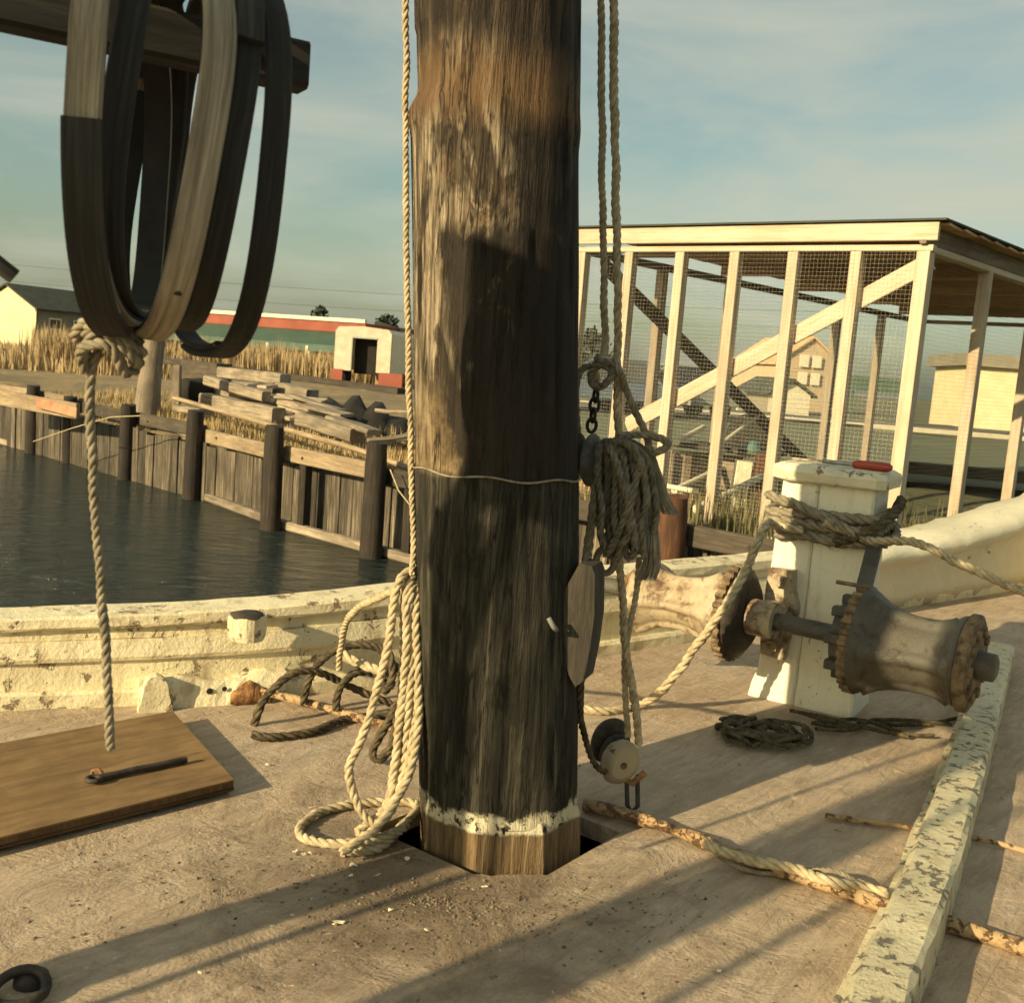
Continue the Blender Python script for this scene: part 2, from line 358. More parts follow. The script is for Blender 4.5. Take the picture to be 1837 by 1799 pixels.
def water_mat():
    mt, n, l, b = nodes('harbour_water'); v = vec(n, l, 'World', (1, 1, 1), rnd=False)
    mp_ = n.new('ShaderNodeMapping'); mp_.inputs['Scale'].default_value = (.55, 1.5, 1); l.new(v, mp_.inputs[0])
    a = noise(n, l, mp_.outputs[0], 5.0, 6, .62, .4); c = noise(n, l, mp_.outputs[0], 1.1, 3, .5)
    b.inputs['Base Color'].default_value = (.018, .028, .025, 1); b.inputs['Roughness'].default_value = .12; b.inputs['IOR'].default_value = 1.33
    p = bump(n, l, b, c, .6, .25); bump(n, l, b, a, 1.0, .16, p); return mt
M['water'] = water_mat()
mb = MB(); mb.add([(-120, -60, WZ), (60, -60, WZ), (60, 120, WZ), (-120, 120, WZ)], [[0, 1, 2, 3]])
struct(mb.build('water', 'water'))

def ground_mat():
    mt, n, l, b = nodes('shore_ground'); v = vec(n, l, 'World', (1, 1, 1), rnd=False)
    a = noise(n, l, v, .35, 6, .6); c = noise(n, l, v, 3.2, 8, .7); f = noise(n, l, v, 22, 6, .7)
    k = mix(n, l, ramp(n, l, a, [(.42, 0.), (.60, 1.)]), (.30, .215, .105), (.17, .135, .075))
    k = mix(n, l, ramp(n, l, c, [(.45, 0.), (.66, .8)]), k, (.10, .085, .05))
    k = mix(n, l, ramp(n, l, f, [(.5, 0.), (.75, .6)]), k, (.36, .27, .15))
    # east of the shed: greener turf
    g = n.new('ShaderNodeNewGeometry'); sp = n.new('ShaderNodeSeparateXYZ'); l.new(g.outputs['Position'], sp.inputs[0])
    gx = n.new('ShaderNodeMath'); gx.operation = 'MULTIPLY_ADD'; l.new(sp.outputs['X'], gx.inputs[0]); gx.inputs[1].default_value = .12; gx.inputs[2].default_value = .3
    ga = n.new('ShaderNodeMath'); ga.operation = 'MULTIPLY_ADD'; l.new(a, ga.inputs[0]); ga.inputs[1].default_value = .6; l.new(gx.outputs[0], ga.inputs[2])
    turf = mix(n, l, ramp(n, l, c, [(.4, 0.), (.65, 1.)]), (.085, .095, .045), (.16, .14, .07))
    k = mix(n, l, ramp(n, l, ga.outputs[0], [(.7, 0.), (.95, 1.)]), k, turf)
    l.new(k, b.inputs['Base Color']); b.inputs['Roughness'].default_value = .95
    p = bump(n, l, b, c, .6, .08); bump(n, l, b, f, .6, .03, p); return mt
M['ground'] = ground_mat()
# one sheet from the bulkhead to the horizon
mb = MB()
def gz(t, off):
    if off < .5: return QZ-.06
    return QZ + .05*math.sin(t*1.7+off*.9) + .04*math.sin(off*2.3-t*.8) + min(off*.012, .10) - (.06 if off < 1 else 0)
ts = [-400, -120, -40, -15] + [-8+i*.8 for i in range(38)] + [32, 45, 80, 160, 500]
os_ = [0.31, .5, .8, 1.4, 2.0, 2.8, 3.6, 4.6, 6, 8, 11, 15, 22, 35, 70, 160, 400, 1500]
vs_ = [bulk(t, o, gz(t, o)) for o in os_ for t in ts]; n_ = len(ts)
fs = [[i*n_+k+1, i*n_+k, (i+1)*n_+k, (i+1)*n_+k+1] for i in range(len(os_)-1) for k in range(n_-1)]
mb.add(vs_, fs, smooth=True); struct(mb.build('ground', 'ground'))

# ------------------------------------------------------------------ quay bulkhead: planks, wales
bh = thing('quay_bulkhead', 'weathered plank bulkhead along the water, lined by dark round pilings', 'bulkhead', bulk(0, 0, WZ))
t = -7.0; k = 0
while t < 15.5:
    wd = random.uniform(.17, .25); off = .30 + random.uniform(-.014, .014)
    mb = MB(); mb.beam(bulk(t+wd/2, off, WZ-.5), bulk(t+wd/2, off, QZ-.05+random.uniform(-.04, .03)), wd-.012, .05, up=BN, ch=.005)
    mb.build('plank', 'sheet', bh); t += wd
pt = [-1.85, 0, 1.80, 3.58, 5.32, 7.70, 9.65, 11.65, 13.0]
# piling foot points read from the waterline in the photo
feet = [None, Vector((1.23, 8.1, 0)), Vector((-.07, 9.3, 0)), Vector((-1.37, 10.47, 0)), Vector((-2.66, 11.65, 0)), Vector((-4.13, 13.5, 0)), Vector((-5.49, 14.88, 0)), Vector((-6.89, 16.32, 0)), Vector((-7.89, 17.2, 0))]
tops = [None, .22, .25, .26, .26, .24, .16, .12, .20]
sel = [None, 'reddish brown piling beside the wire shed, just left of the windlass drum', None, 'dark piling nearest the mast, at its left edge', 'second dark piling left of the mast', 'dark piling in the middle of the row, third left of the mast', 'dark piling under the hoops, fourth left of the mast', 'short dark piling half hidden behind the hanging rope', 'dark piling at the far left end of the row']
for i, fpt in enumerate(feet):
    if fpt is None or sel[i] is None: continue
    r = .112 if i != 1 else .13
    mb = MB(); lean = Vector((random.uniform(-.02, .02), random.uniform(-.02, .02), 0)); n = 18
    rings = []
    for j in range(9):
        q = j/8; z = WZ-.6 + (tops[i]-WZ+.6)*q; rr = r*(1.06-.10*q)
        if j == 8: rr *= .9
        rings.append([fpt + lean*q + Vector((rr*math.cos(a)*(1+.04*math.sin(3*a+i)), rr*math.sin(a)*(1+.04*math.sin(2*a+i)), z+ (.012*math.sin(2*a) if j == 8 else 0))) for a in [2*math.pi*s/n for s in range(n)]])
    mb.loft(rings); o = mb.build('piling', 'rustpile' if i == 1 else 'pile', origin=(fpt.x, fpt.y, WZ)); tag(o, sel[i], 'piling', 'pilings along the quay')
# backing piles behind the front row, and wales between the pilings
for i in range(3, 9):
    a = feet[i] + BN*.20 + BD*(-.33); mb = MB(); mb.beam((a.x, a.y, WZ-.5), (a.x, a.y, QZ-.02), .12, .10, up=BN); mb.build('backing_pile', 'pile', bh)
fs_ = [bulk(-3.2, -.0), feet[1], feet[2], feet[3], feet[4], feet[5], feet[6], feet[7], feet[8], bulk(16, 0)]
wm = ['waledark', 'waledark', 'waledark', 'wale', 'wale', 'waledark', 'waledark', 'wale', 'wale']
for i in range(9):
    a = fs_[i] + BN*.16; b = fs_[i+1] + BN*.16; z = QZ+.06+random.uniform(-.03, .03)
    if i in (7, 8): z += .10
    mb = MB(); mb.beam((a.x, a.y, z), (b.x, b.y, z+random.uniform(-.02, .02)), .07 if i < 7 else .06, .17, ch=.01); wl = mb.build('wale', wm[i], bh)
    for q in (.15, .8):
        mb = MB(); c = a.lerp(b, q); c.z = z; mb.lathe([(0, .016), (.012, .014)], c - BN*.037, -BN, n=8); mb.build('bolt', 'iron', wl)
    if i >= 2:
        zz = WZ + .05
        mb = MB(); mb.beam((a.x, a.y, zz), (b.x, b.y, zz), .10, .10, ch=.015); mb.build('footing_timber', 'grey', bh)
mb = MB(); a = bulk(-3.2, .36, QZ+.0); b = bulk(2.2, .36, QZ+.0); mb.beam(a, b, .20, .05); mb.build('cap_board', 'grey', bh)

# ================================================================== THE BOAT
boat = thing('wooden_boat', 'white painted wooden workboat with worn buff deck and low peeling bulwarks', 'boat', (0, 2.4, 0))
AX = Vector((.6, .8, 0)); AY = Vector((-.8, .6, 0))          # fore-and-aft, athwart (to port)
MC = Vector((.03, 2.42, 0))                                   # mast centre on deck
port = [(-4.4, 1.2, 0), (-3.3, 2.1, 0), (-2.3, 2.66, 0), (-1.44, 3.0, 0), (-.81, 3.26, 0), (-.2, 3.66, 0), (.46, 4.19, 0), (1.09, 4.71, 0), (2.0, 5.48, 0), (2.5, 5.9, 0), (2.95, 6.28, 0), (3.4, 6.64, 0)]
stbd = [(3.6, 6.6, 0), (3.62, 5.9, 0), (3.2, 4.8, 0), (2.6, 3.6, 0), (1.95, 2.4, 0), (1.5, 1.2, 0), (1.1, .2, 0), (.5, -1.6, 0)]
outline = [Vector(p) for p in port] + [Vector(p) for p in stbd] + [Vector((-3.6, -1.6, 0)), Vector((-4.6, -.2, 0))]
def clip(poly, nrm, d):
    o = []
    for i, p in enumerate(poly):
        q = poly[(i+1) % len(poly)]; a = p.dot(nrm)-d; b = q.dot(nrm)-d
        if a <= 0: o.append(p)
        if (a < 0 < b) or (b < 0 < a): o.append(p.lerp(q, a/(a-b)))
    return o
PW = .142; v0 = MC.dot(AY) - 1.5*PW; u0 = MC.dot(AX)
k0 = -22
for k in range(k0, 24):
    lo = v0 + k*PW + .0002; hi = v0 + (k+1)*PW - .0002
    strip = clip(clip(outline, AY, hi), -AY, -lo)
    if len(strip) < 3: continue
    pieces = [strip]
    if k in (0, 1, 2):
        h = .213
        pieces = [clip(strip, AX, u0-h), clip(strip, -AX, -(u0+h))]
    zt = random.uniform(-.0003, .0003)
    for pc in pieces:
        if len(pc) < 3: continue
        mb = MB(); mb.prism([p + Vector((0, 0, -.045)) for p in pc], (0, 0, .045+zt)); mb.build('deck_plank', 'deck', boat)
fcn = MC - (AX+AY)*.2125; up_ = (AX+AY).normalized(); sd_ = Vector((up_.y, -up_.x, 0)); mb = MB()
poly = [fcn + sd_*.0 - up_*.004] + [fcn + up_*(.083+random.uniform(-.008, .008)) + sd_*(q*.021) for q in (4.1, 3, 2, 1, 0, -1, -2, -3, -4.1)]
mb.prism([p + Vector((0, 0, -.045)) for p in poly], (0, 0, .044)); mb.build('partner_piece', 'deck', boat)
# the dark bilge below the mast partners, hull sides
mb = MB(); mb.box((MC.x, MC.y, -.46), 1.1, 1.1, .8); 
hole = MB(); c8 = [MC + AX*x + AY*y for x, y in ((-.5, -.5), (.5, -.5), (.5, .5), (-.5, .5))]
hole.add([p + Vector((0, 0, -.55)) for p in c8] + [p + Vector((0, 0, -.047)) for p in c8], [[0, 1, 2, 3], [0, 4, 5, 1], [1, 5, 6, 2], [2, 6, 7, 3], [3, 7, 4, 0]]); hole.build('bilge', 'black', boat)
# hull shell below the deck edge
mb = MB(); r0 = [p.copy() for p in outline]; cen = Vector((.2, 2.6, 0))
ring = lambda s, z: [Vector((cen.x+(p.x-cen.x)*s, cen.y+(p.y-cen.y)*s, z)) for p in outline]
mb.loft([ring(1.012, -.01), ring(1.0, -.35), ring(.93, -.75), ring(.8, -1.15)], smooth=False, caps=False); mb.build('hull_side', 'hull', boat)

# port bulwark: strakes, ledge and cap that rise toward the bow
pp = spline(port, .12)
hts = []
def bul_h(p): 
    # height of the rail above the deck along the sheer
    y = p.y
    if y < 3.0: return .27
    if y < 3.6: return .27 + (y-3.0)/.6*.055
    if y < 5.3: return .325 + (y-3.6)/1.7*.01
    return .335 + (y-5.3)**1.5*.145
def sweep(path, prof, name, mat, parent, wob=0, hf=None, smooth=False):
    fr = []
    for i, p in enumerate(path):
        t = (path[min(i+1, len(path)-1)]-path[max(i-1, 0)]).normalized(); nn = Vector((t.y, -t.x, 0))
        fr.append((p, nn))
    rings = []
    for i, (p, nn) in enumerate(fr):
        H_ = hf(p) if hf else 1.0
        rings.append([p + nn*(x + random.uniform(-wob, wob)) + Vector((0, 0, (zf*H_ + zo) + random.uniform(-wob, wob))) for x, zf, zo in prof])
    m_ = MB(); m_.loft(rings, smooth=smooth); return m_.build(name, mat, parent)
# profile: inboard offset (toward camera), fraction of height, extra z
pfine = resample(pp, .09)
sweep(pfine, [(.000, .0, 0), (.048, .0, 0), (.050, .0, .042), (.040, .0, .052), (0, .0, .054)], 'covering_board', 'bulwark', boat, wob=.0022)
sweep(pfine, [(.000, 0, .05), (.022, 0, .05), (.024, .42, .02), (0, .42, .02)], 'lower_strake', 'bulwark', boat, wob=.0012, hf=bul_h)
sweep(pfine, [(.000, .42, .02), (.036, .42, .022), (.040, .46, .022), (.030, .72, .0), (0, .72, 0)], 'middle_strake', 'bulwark', boat, wob=.0012, hf=bul_h)
sweep(pfine, [(.000, .725, 0), (.018, .725, 0), (.018, .93, 0), (0, .93, 0)], 'upper_strake', 'bulwark', boat, wob=.001, hf=bul_h)
sweep(pfine, [(-.10, .86, 0), (.034, .85, 0), (.040, .88, 0), (.040, .975, 0), (.030, 1.0, 0), (-.09, 1.0, .004), (-.10, .97, 0)], 'cap_rail', 'bulwark', boat, wob=.002, hf=bul_h)
# bow: heavy overhanging rail where the bulwark rises to the stem
bpath = [p for p in resample(spline(port, .1), .07) if p.x > 1.28]
def bow_h(p): return bul_h(p) * min(1, .90 + (p.x-1.28)*.25) + .02*mnoise.noise(p*3)
sweep(bpath, [(.042, 0, -.004), (.060, .25, 0), (.058, .62, 0), (.085, .74, 0), (.145, .82, 0), (.155, .92, 0), (.13, 1.02, 0), (.03, 1.06, 0), (-.16, 1.03, 0), (-.18, .6, 0), (-.12, .1, 0)], 'bow_rail', 'bowpaint', boat, wob=.006, hf=bow_h, smooth=True)
sp2 = resample(spline([(3.55, 6.6, 0), (3.62, 5.9, 0), (3.2, 4.8, 0), (2.6, 3.6, 0), (1.95, 2.4, 0)], .1), .1)
sweep(sp2, [(0, 0, -.004), (.05, 0, 0), (.05, .9, 0), (.09, .95, 0), (.09, 1.0, 0), (-.09, 1.0, 0), (-.09, .9, 0), (0, .85, 0)], 'starboard_bulwark', 'bulwark', boat, wob=.002, hf=lambda p: max(.02, .42-(6.6-p.y)*.10))
# low log rail to starboard
railp = spline([P(1470, 2010), P(1525, 1815), P(1600, 1655), P(1668, 1478), P(1722, 1330), P(1752, 1240), P(1768, 1190)], .08)
sweep(railp, [(-.03, 0, -.002), (-.03, 0, .018), (-.004, 0, .022), (.000, 0, .088), (.010, 0, .100), (.090, 0, .100), (.102, 0, .09), (.104, 0, -.002)], 'log_rail', 'rail', boat, wob=.0022)

# ------------------------------------------------------------------ fittings of the boat
def along(a, b, f): return Vector(a).lerp(Vector(b), f)
# big mooring chock on the covering board
a = P(246, 1262); b = P(508, 1247); d = (b-a).normalized(); nn = Vector((d.y, -d.x, 0))
mb = MB(); segs = 14; rings = []
for i in range(segs+1):
    f = i/segs; c = along(a, b, f); h = .082 + .010*math.sin(f*9) + random.uniform(-.003, .003); e = .02 if i in (0, segs) else 0
    rings.append([c - nn*.04 + Vector((0, 0, .0)), c + nn*(.065-e) + Vector((0, 0, .0)), c + nn*(.05-e+random.uniform(-.004, .004)) + Vector((0, 0, h*.7)), c + nn*.035 + Vector((0, 0, h)), c - nn*.04 + Vector((0, 0, h))])
mb.loft(rings, smooth=False); ck = mb.build('mooring_chock', 'bulwark', boat)
mb = MB(); c = along(a, b, .10); prof = []
for th in range(9):
    an = math.pi*th/8; prof.append(c + d*(.036*math.cos(an)) + nn*.045 + Vector((0, 0, .06 + .050*math.sin(an))))
prof = [c + d*.05 + nn*.05, ] + prof + [c - d*.05 + nn*.05]
mb.prism(prof, nn*.04); mb.build('horn', 'bulwark', ck)
for f, z, r in ((.46, .045, .010), (.56, .05, .008), (.92, .05, .012)):
    mb = MB(); mb.lathe([(0, r), (.004, r*.8)], along(a, b, f) + nn*.0555 + Vector((0, 0, z)), nn, n=14); mb.build('bolt_hole', 'black', ck)
mb = MB(); rings = []
for i in range(13):
    f = .60+.27*i/12; c = along(a, b, f); hh = (.030+.040*math.sin(math.pi*i/12)) + random.uniform(-.006, .006)
    rings.append([c + nn*.040 + Vector((0, 0, .004)), c + nn*(.074+random.uniform(-.004, .004)) + Vector((0, 0, .004)), c + nn*(.068+random.uniform(-.004, .004)) + Vector((0, 0, hh*.6)), c + nn*(.056+random.uniform(-.003, .003)) + Vector((0, 0, hh)), c + nn*.038 + Vector((0, 0, hh))])
mb.loft(rings, smooth=True); mb.build('rust_scale', 'rust', ck)
# rotted rail pad below the cap
c = G(440, 1112, 3.19); d2 = Vector((.80, .6, 0)); n2 = Vector((d2.y, -d2.x, 0))
mb = MB(); rings = []
for q, wd in ((-.055, .052), (-.04, .060), (.0, .062), (.022, .060)):
    rings.append([c + d2*(wd*math.cos(t)) + n2*(.012+.06*max(0, math.sin(t))) + Vector((0, 0, q)) for t in [math.pi*k/8 for k in range(9)]] )
mb.loft(rings, smooth=False); pad = mb.build('rail_pad', 'bulwark', boat)
mb = MB(); mb.lathe([(0, .052), (.006, .050), (.010, .02)], c + n2*.022 + Vector((0, 0, .019)), (0, 0, 1), n=11, lump=.2); mb.build('rotten_top', 'darkwood', pad)

# ------------------------------------------------------------------ mast
def mast_x(z): return MC.x - .0815*z
def mast_mat():
    mt, n, l, b = nodes('mast_surface')
    t = n.new('ShaderNodeTexCoord'); sp = n.new('ShaderNodeSeparateXYZ'); l.new(t.outputs['Object'], sp.inputs[0])
    v = t.outputs['Object']
    def mapped(s):
        q = n.new('ShaderNodeMapping'); q.inputs['Scale'].default_value = s; l.new(v, q.inputs[0]); return q.outputs[0]
    streak = noise(n, l, mapped((30, 30, 1.5)), 1.7, 9, .75, .25); patch = noise(n, l, mapped((6, 6, 2.0)), 1.8, 8, .68, .7)
    fine = noise(n, l, mapped((70, 70, 9)), 1.5, 7, .7); blot = noise(n, l, mapped((10, 10, 7)), 1.3, 8, .7, .4); hi = noise(n, l, mapped((11, 11, 4.5)), 1.5, 5, .6, .6)
    # bare upper wood
    up = ramp(n, l, streak, [(.36, (.022, .016, .010)), (.48, (.14, .108, .07)), (.62, (.37, .30, .205))])
    up = mix(n, l, ramp(n, l, patch, [(.50, 0.), (.56, .93)]), up, mix(n, l, ramp(n, l, streak, [(.42, 0.), (.66, 1.)]), (.020, .015, .010), (.09, .066, .04)))
    up = mix(n, l, ramp(n, l, blot, [(.58, 0.), (.68, .6)]), up, (.17, .095, .045))
    up = mix(n, l, ramp(n, l, hi, [(.66, 0.), (.70, .9)]), up, (.36, .265, .15))
    # cast shadow painted in black down the middle of the trunk
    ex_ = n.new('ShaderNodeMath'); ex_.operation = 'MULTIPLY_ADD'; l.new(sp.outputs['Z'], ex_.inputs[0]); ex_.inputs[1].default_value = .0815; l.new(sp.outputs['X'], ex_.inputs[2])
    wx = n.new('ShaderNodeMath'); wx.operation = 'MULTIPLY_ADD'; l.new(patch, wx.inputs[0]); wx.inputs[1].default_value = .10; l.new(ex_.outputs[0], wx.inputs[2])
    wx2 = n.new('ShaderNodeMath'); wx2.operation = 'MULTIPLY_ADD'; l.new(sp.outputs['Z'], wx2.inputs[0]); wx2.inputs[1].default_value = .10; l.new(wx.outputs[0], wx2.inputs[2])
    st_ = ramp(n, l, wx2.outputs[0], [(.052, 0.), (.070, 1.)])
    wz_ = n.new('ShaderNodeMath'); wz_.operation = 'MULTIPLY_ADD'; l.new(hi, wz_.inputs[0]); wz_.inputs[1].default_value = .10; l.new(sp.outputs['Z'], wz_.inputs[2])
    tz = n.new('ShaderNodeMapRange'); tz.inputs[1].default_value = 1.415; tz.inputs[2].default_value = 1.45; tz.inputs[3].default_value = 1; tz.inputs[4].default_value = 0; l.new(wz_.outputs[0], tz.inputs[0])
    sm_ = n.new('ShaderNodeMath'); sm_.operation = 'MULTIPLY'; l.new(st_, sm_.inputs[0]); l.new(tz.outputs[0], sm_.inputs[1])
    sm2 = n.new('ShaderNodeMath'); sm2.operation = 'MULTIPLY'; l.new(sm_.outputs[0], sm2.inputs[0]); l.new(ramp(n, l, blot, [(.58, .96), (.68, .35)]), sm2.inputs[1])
    up = mix(n, l, ramp(n, l, wx2.outputs[0], [(.20, 0.), (.25, .85)]), up, (.016, .012, .009))  # shaded right-hand side painted darker
    def zmask(z0, soft, k=.20):
        a = n.new('ShaderNodeMath'); a.operation = 'MULTIPLY_ADD'; l.new(blot, a.inputs[0]); a.inputs[1].default_value = k; l.new(sp.outputs['Z'], a.inputs[2])
        r = n.new('ShaderNodeMapRange'); r.inputs[1].default_value = z0+k*.5-soft; r.inputs[2].default_value = z0+k*.5+soft; l.new(a.outputs[0], r.inputs[0]); return r.outputs[0]
    # dark collar and rubbed brown ring near the top
    c = mix(n, l, zmask(1.74, .05, .10), up, mix(n, l, ramp(n, l, streak, [(.45, 0.), (.68, 1.)]), (.018, .013, .009), (.085, .062, .038)))
    lo_ = zmask(1.60, .03, .08); hi_ = zmask(1.73, .04, .08)
    s_ = n.new('ShaderNodeMath'); s_.operation = 'SUBTRACT'; s_.use_clamp = True; l.new(lo_, s_.inputs[0]); l.new(hi_, s_.inputs[1])
    s2 = n.new('ShaderNodeMath'); s2.operation = 'MULTIPLY'; s2.inputs[1].default_value = .8; l.new(s_.outputs[0], s2.inputs[0])
    c = mix(n, l, s2.outputs[0], c, mix(n, l, fine, (.075, .043, .021), (.20, .12, .056)))
    # burred zone just above the painted foot
    lz = zmask(.86, .01, .02); hz = zmask(1.0, .06, .2)
    s3 = n.new('ShaderNodeMath'); s3.operation = 'SUBTRACT'; s3.use_clamp = True; l.new(lz, s3.inputs[0]); l.new(hz, s3.inputs[1])
    s4 = n.new('ShaderNodeMath'); s4.operation = 'MULTIPLY'; s4.inputs[1].default_value = .65; l.new(s3.outputs[0], s4.inputs[0])
    c = mix(n, l, s4.outputs[0], c, mix(n, l, ramp(n, l, blot, [(.4, 0.), (.6, 1.)]), (.30, .215, .11), (.06, .035, .016)))
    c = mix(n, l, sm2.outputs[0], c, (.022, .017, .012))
    crk = noise(n, l, mapped((10, 10, .8)), 1.6, 5, .6, .2); crm = ramp(n, l, crk, [(.482, 0.), (.497, .9), (.503, .9), (.518, 0.)])
    c = mix(n, l, crm, c, (.012, .009, .006))
    # grey-green painted foot
    pt_ = ramp(n, l, streak, [(.36, (.008, .0075, .005)), (.50, (.032, .029, .020)), (.66, (.084, .076, .053))])
    pt_ = mix(n, l, ramp(n, l, patch, [(.52, 0.), (.64, .8)]), pt_, (.012, .011, .008))
    redn = noise(n, l, mapped((13, 13, 13)), 2.0, 3, .5); pt_ = mix(n, l, ramp(n, l, redn, [(.745, 0.), (.76, .8)]), pt_, (.20, .06, .03))
    pt_ = mix(n, l, ramp(n, l, blot, [(.66, 0.), (.74, .6)]), pt_, (.17, .10, .05))
    pt_ = mix(n, l, crm, pt_, (.005, .0045, .0035))
    c = mix(n, l, lz, pt_, c)
    # ragged white paint ring at the foot and raw brown heel below it
    wz = zmask(.115, .006, .09); wl = zmask(.075, .004, .035)
    s5 = n.new('ShaderNodeMath'); s5.operation = 'SUBTRACT'; s5.use_clamp = True; l.new(wl, s5.inputs[0]); l.new(wz, s5.inputs[1])
    wn = noise(n, l, mapped((30, 30, 22)), 1.5, 6, .7); s6 = n.new('ShaderNodeMath'); s6.operation = 'MULTIPLY'; l.new(s5.outputs[0], s6.inputs[0]); l.new(ramp(n, l, wn, [(.40, 0.), (.47, 1.)]), s6.inputs[1])
    heel = ramp(n, l, streak, [(.3, (.05, .032, .016)), (.5, (.15, .10, .05)), (.72, (.30, .215, .12))])
    c = mix(n, l, wl, heel, c); c = mix(n, l, s6.outputs[0], c, (.60, .54, .38))
    l.new(c, b.inputs['Base Color']); b.inputs['Roughness'].default_value = .8; b.inputs['Specular IOR Level'].default_value = .25
    p = bump(n, l, b, streak, 1.0, .014); p = bump(n, l, b, blot, .5, .012, p); bump(n, l, b, fine, .6, .004, p); return mt
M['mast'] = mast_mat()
mast = thing('mast', 'thick weathered wooden mast with dark painted foot, standing through the deck', 'mast', MC)
mb = MB(); rings = []; nseg = 110
zs = [.085 + .014*i for i in range(165)] + [2.5, 3.2, 4.5, 6.5]
def mast_r(z):
    if z < .86: r = .1885
    else: r = .1865
    if 1.58 < z < 1.66: r += .003*math.sin((z-1.58)/.08*math.pi)
    return r if z < 2.4 else r-(z-2.4)*.012
for z in zs:
    rg = []
    for k in range(nseg):
        a = 2*math.pi*k/nseg; q = Vector((math.cos(a)*1.0, math.sin(a)*1.0, z))
        g = mnoise.noise(Vector((q.x*5, q.y*5, z*1.3)))*.0045 + mnoise.noise(Vector((q.x*16, q.y*16, z*1.8)))*.0032
        g += mnoise.noise(Vector((q.x*2.2, q.y*2.2, z*2.6+5)))*.004
        if z < .86: g *= .5
        lf = max(0., -math.cos(a+.25))**1.5
        if z >= 1.645: g -= lf*(.016*min(1, (z-1.645)/.02) + (.004 if 1.68 < z < 1.80 else 0))
        # drying cracks
        ck_ = mnoise.noise(Vector((q.x*9+3, q.y*9, z*.55+9)))
        g -= .010*max(0., 1-abs(ck_)/.04) if z > .86 else .007*max(0., 1-abs(ck_)/.035)
        rr = mast_r(z)+g
        rg.append(Vector((mast_x(z)+rr*math.cos(a), MC.y+rr*math.sin(a), z)))
    rings.append(rg)
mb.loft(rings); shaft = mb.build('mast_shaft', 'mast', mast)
mb = MB(); oct_ = []
for z, r in ((-.40, .197), (-.02, .199), (.075, .199), (.098, .192)):
    oct_.append([Vector((mast_x(z)+r*math.cos(R(22.5+45*k+9)), MC.y+r*math.sin(R(22.5+45*k+9)), z)) for k in range(8)])
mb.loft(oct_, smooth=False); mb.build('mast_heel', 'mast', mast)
mb = MB(); pts = [Vector((mast_x(.862)+.1905*math.cos(2*math.pi*k/64), MC.y+.1905*math.sin(2*math.pi*k/64), .862+.004*math.sin(k*.7))) for k in range(64)]
mb.tube(pts, .0026, n=5, closed=True); mb.build('seizing_wire', 'ropegrey', mast)
# comb cleat on the starboard side
px_ = [(1040, 1010), (1062, 1016), (1067, 1030), (1066, 1105), (1058, 1165), (1046, 1222), (1032, 1232), (1022, 1215), (998, 1136), (1000, 1086), (1020, 1045)]
face = [G(x, y, 2.315) for x, y in px_]
mb = MB(); mb.prism(face, Vector((.028, .075, 0))); cl = mb.build('cleat', wood('cleat_wood', (.02, .017, .013), (.05, .042, .03), (.09, .076, .054), coord='Object', sc_=(40, 40, 4), bs=.5, var=0), mast)
mb = MB(); c0 = G(984, 1108, 2.27); mb.tube([c0, c0+Vector((.012, -.004, -.018)), c0+Vector((.02, .02, -.03))], .006, n=8); mb.build('cleat_bolt', 'steel', cl)

# ------------------------------------------------------------------ hatch lid
TR, BR, BL = P(310, 1275, .042), P(420, 1398, .042), P(0, 1501, .042)
TL = TR + (BL-BR)*1.05; BL2 = BR + (BL-BR)*2.2; TL2 = TR + (BL-BR)*2.2
hatch = thing('hatch_cover', 'brown plywood hatch cover lying on deck left of the mast', 'hatch cover', (BR.x, BR.y, 0))
mb = MB(); nU, nV = 2, 2
ex = (BR-BL2).normalized(); ey = (TR-BR).normalized(); top = [BL2, BR, TR, TL2]
lx = (BR-BL2).length; ly = (TR-BR).length
mb.add([p + Vector((0, 0, 0)) for p in top] + [p - Vector((0, 0, .004)) for p in top], [[0, 1, 2, 3], [4, 5, 1, 0], [5, 6, 2, 1], [6, 7, 3, 2], [7, 4, 0, 3], [7, 6, 5, 4]],
       [[(0, 0), (lx, 0), (lx, ly), (0, ly)]] + [[(0, 0), (lx, 0), (lx, .02), (0, .02)]]*5)
mb.build('panel', 'plywood', hatch)
ins = [BL2 + ey*.001, BR + (ey-ex)*.001, TR - (ex+ey)*.001, TL2]; mb = MB(); mb.prism([p - Vector((0, 0, .019)) for p in ins], (0, 0, .0148)); mb.build('core', 'plyedge', hatch)
mb = MB(); z1 = Vector((0, 0, .026)); mb.beam(BL2 - z1 + ey*.02, BR - z1 + ey*.02, .03, .014); bt = mb.build('batten', 'plyedge', hatch)
mb = MB(); mb.beam(BR - z1 + ey*.02 - ex*.02, TR - z1 - ex*.02, .03, .014); mb.build('batten', 'plyedge', hatch)
cz = Vector((0, 0, .038)); mb = MB()
mb.beam(BL2 - cz + ey*.06 , BR - cz + ey*.06 - ex*.05, .04, .012); mb.beam(BR - cz + ey*.06 - ex*.06, TR - cz - ex*.06, .04, .012); mb.build('coaming', 'plyedge', hatch)
mb = MB(); h0 = P(182, 1394, .053); h1 = P(334, 1362, .053); dh = (h1-h0).normalized(); sh = Vector((dh.y, -dh.x, 0))
mb.beam(h0, h1, .016, .016, ch=.004, segs=5, jit=.0015)
mb.tube([h0 - dh*.018 + sh*(.016*math.cos(a)) - dh*(.016*math.sin(a)) for a in [2*math.pi*k/14 for k in range(14)]], .006, n=7, closed=True); mb.build('hasp', 'iron', hatch)
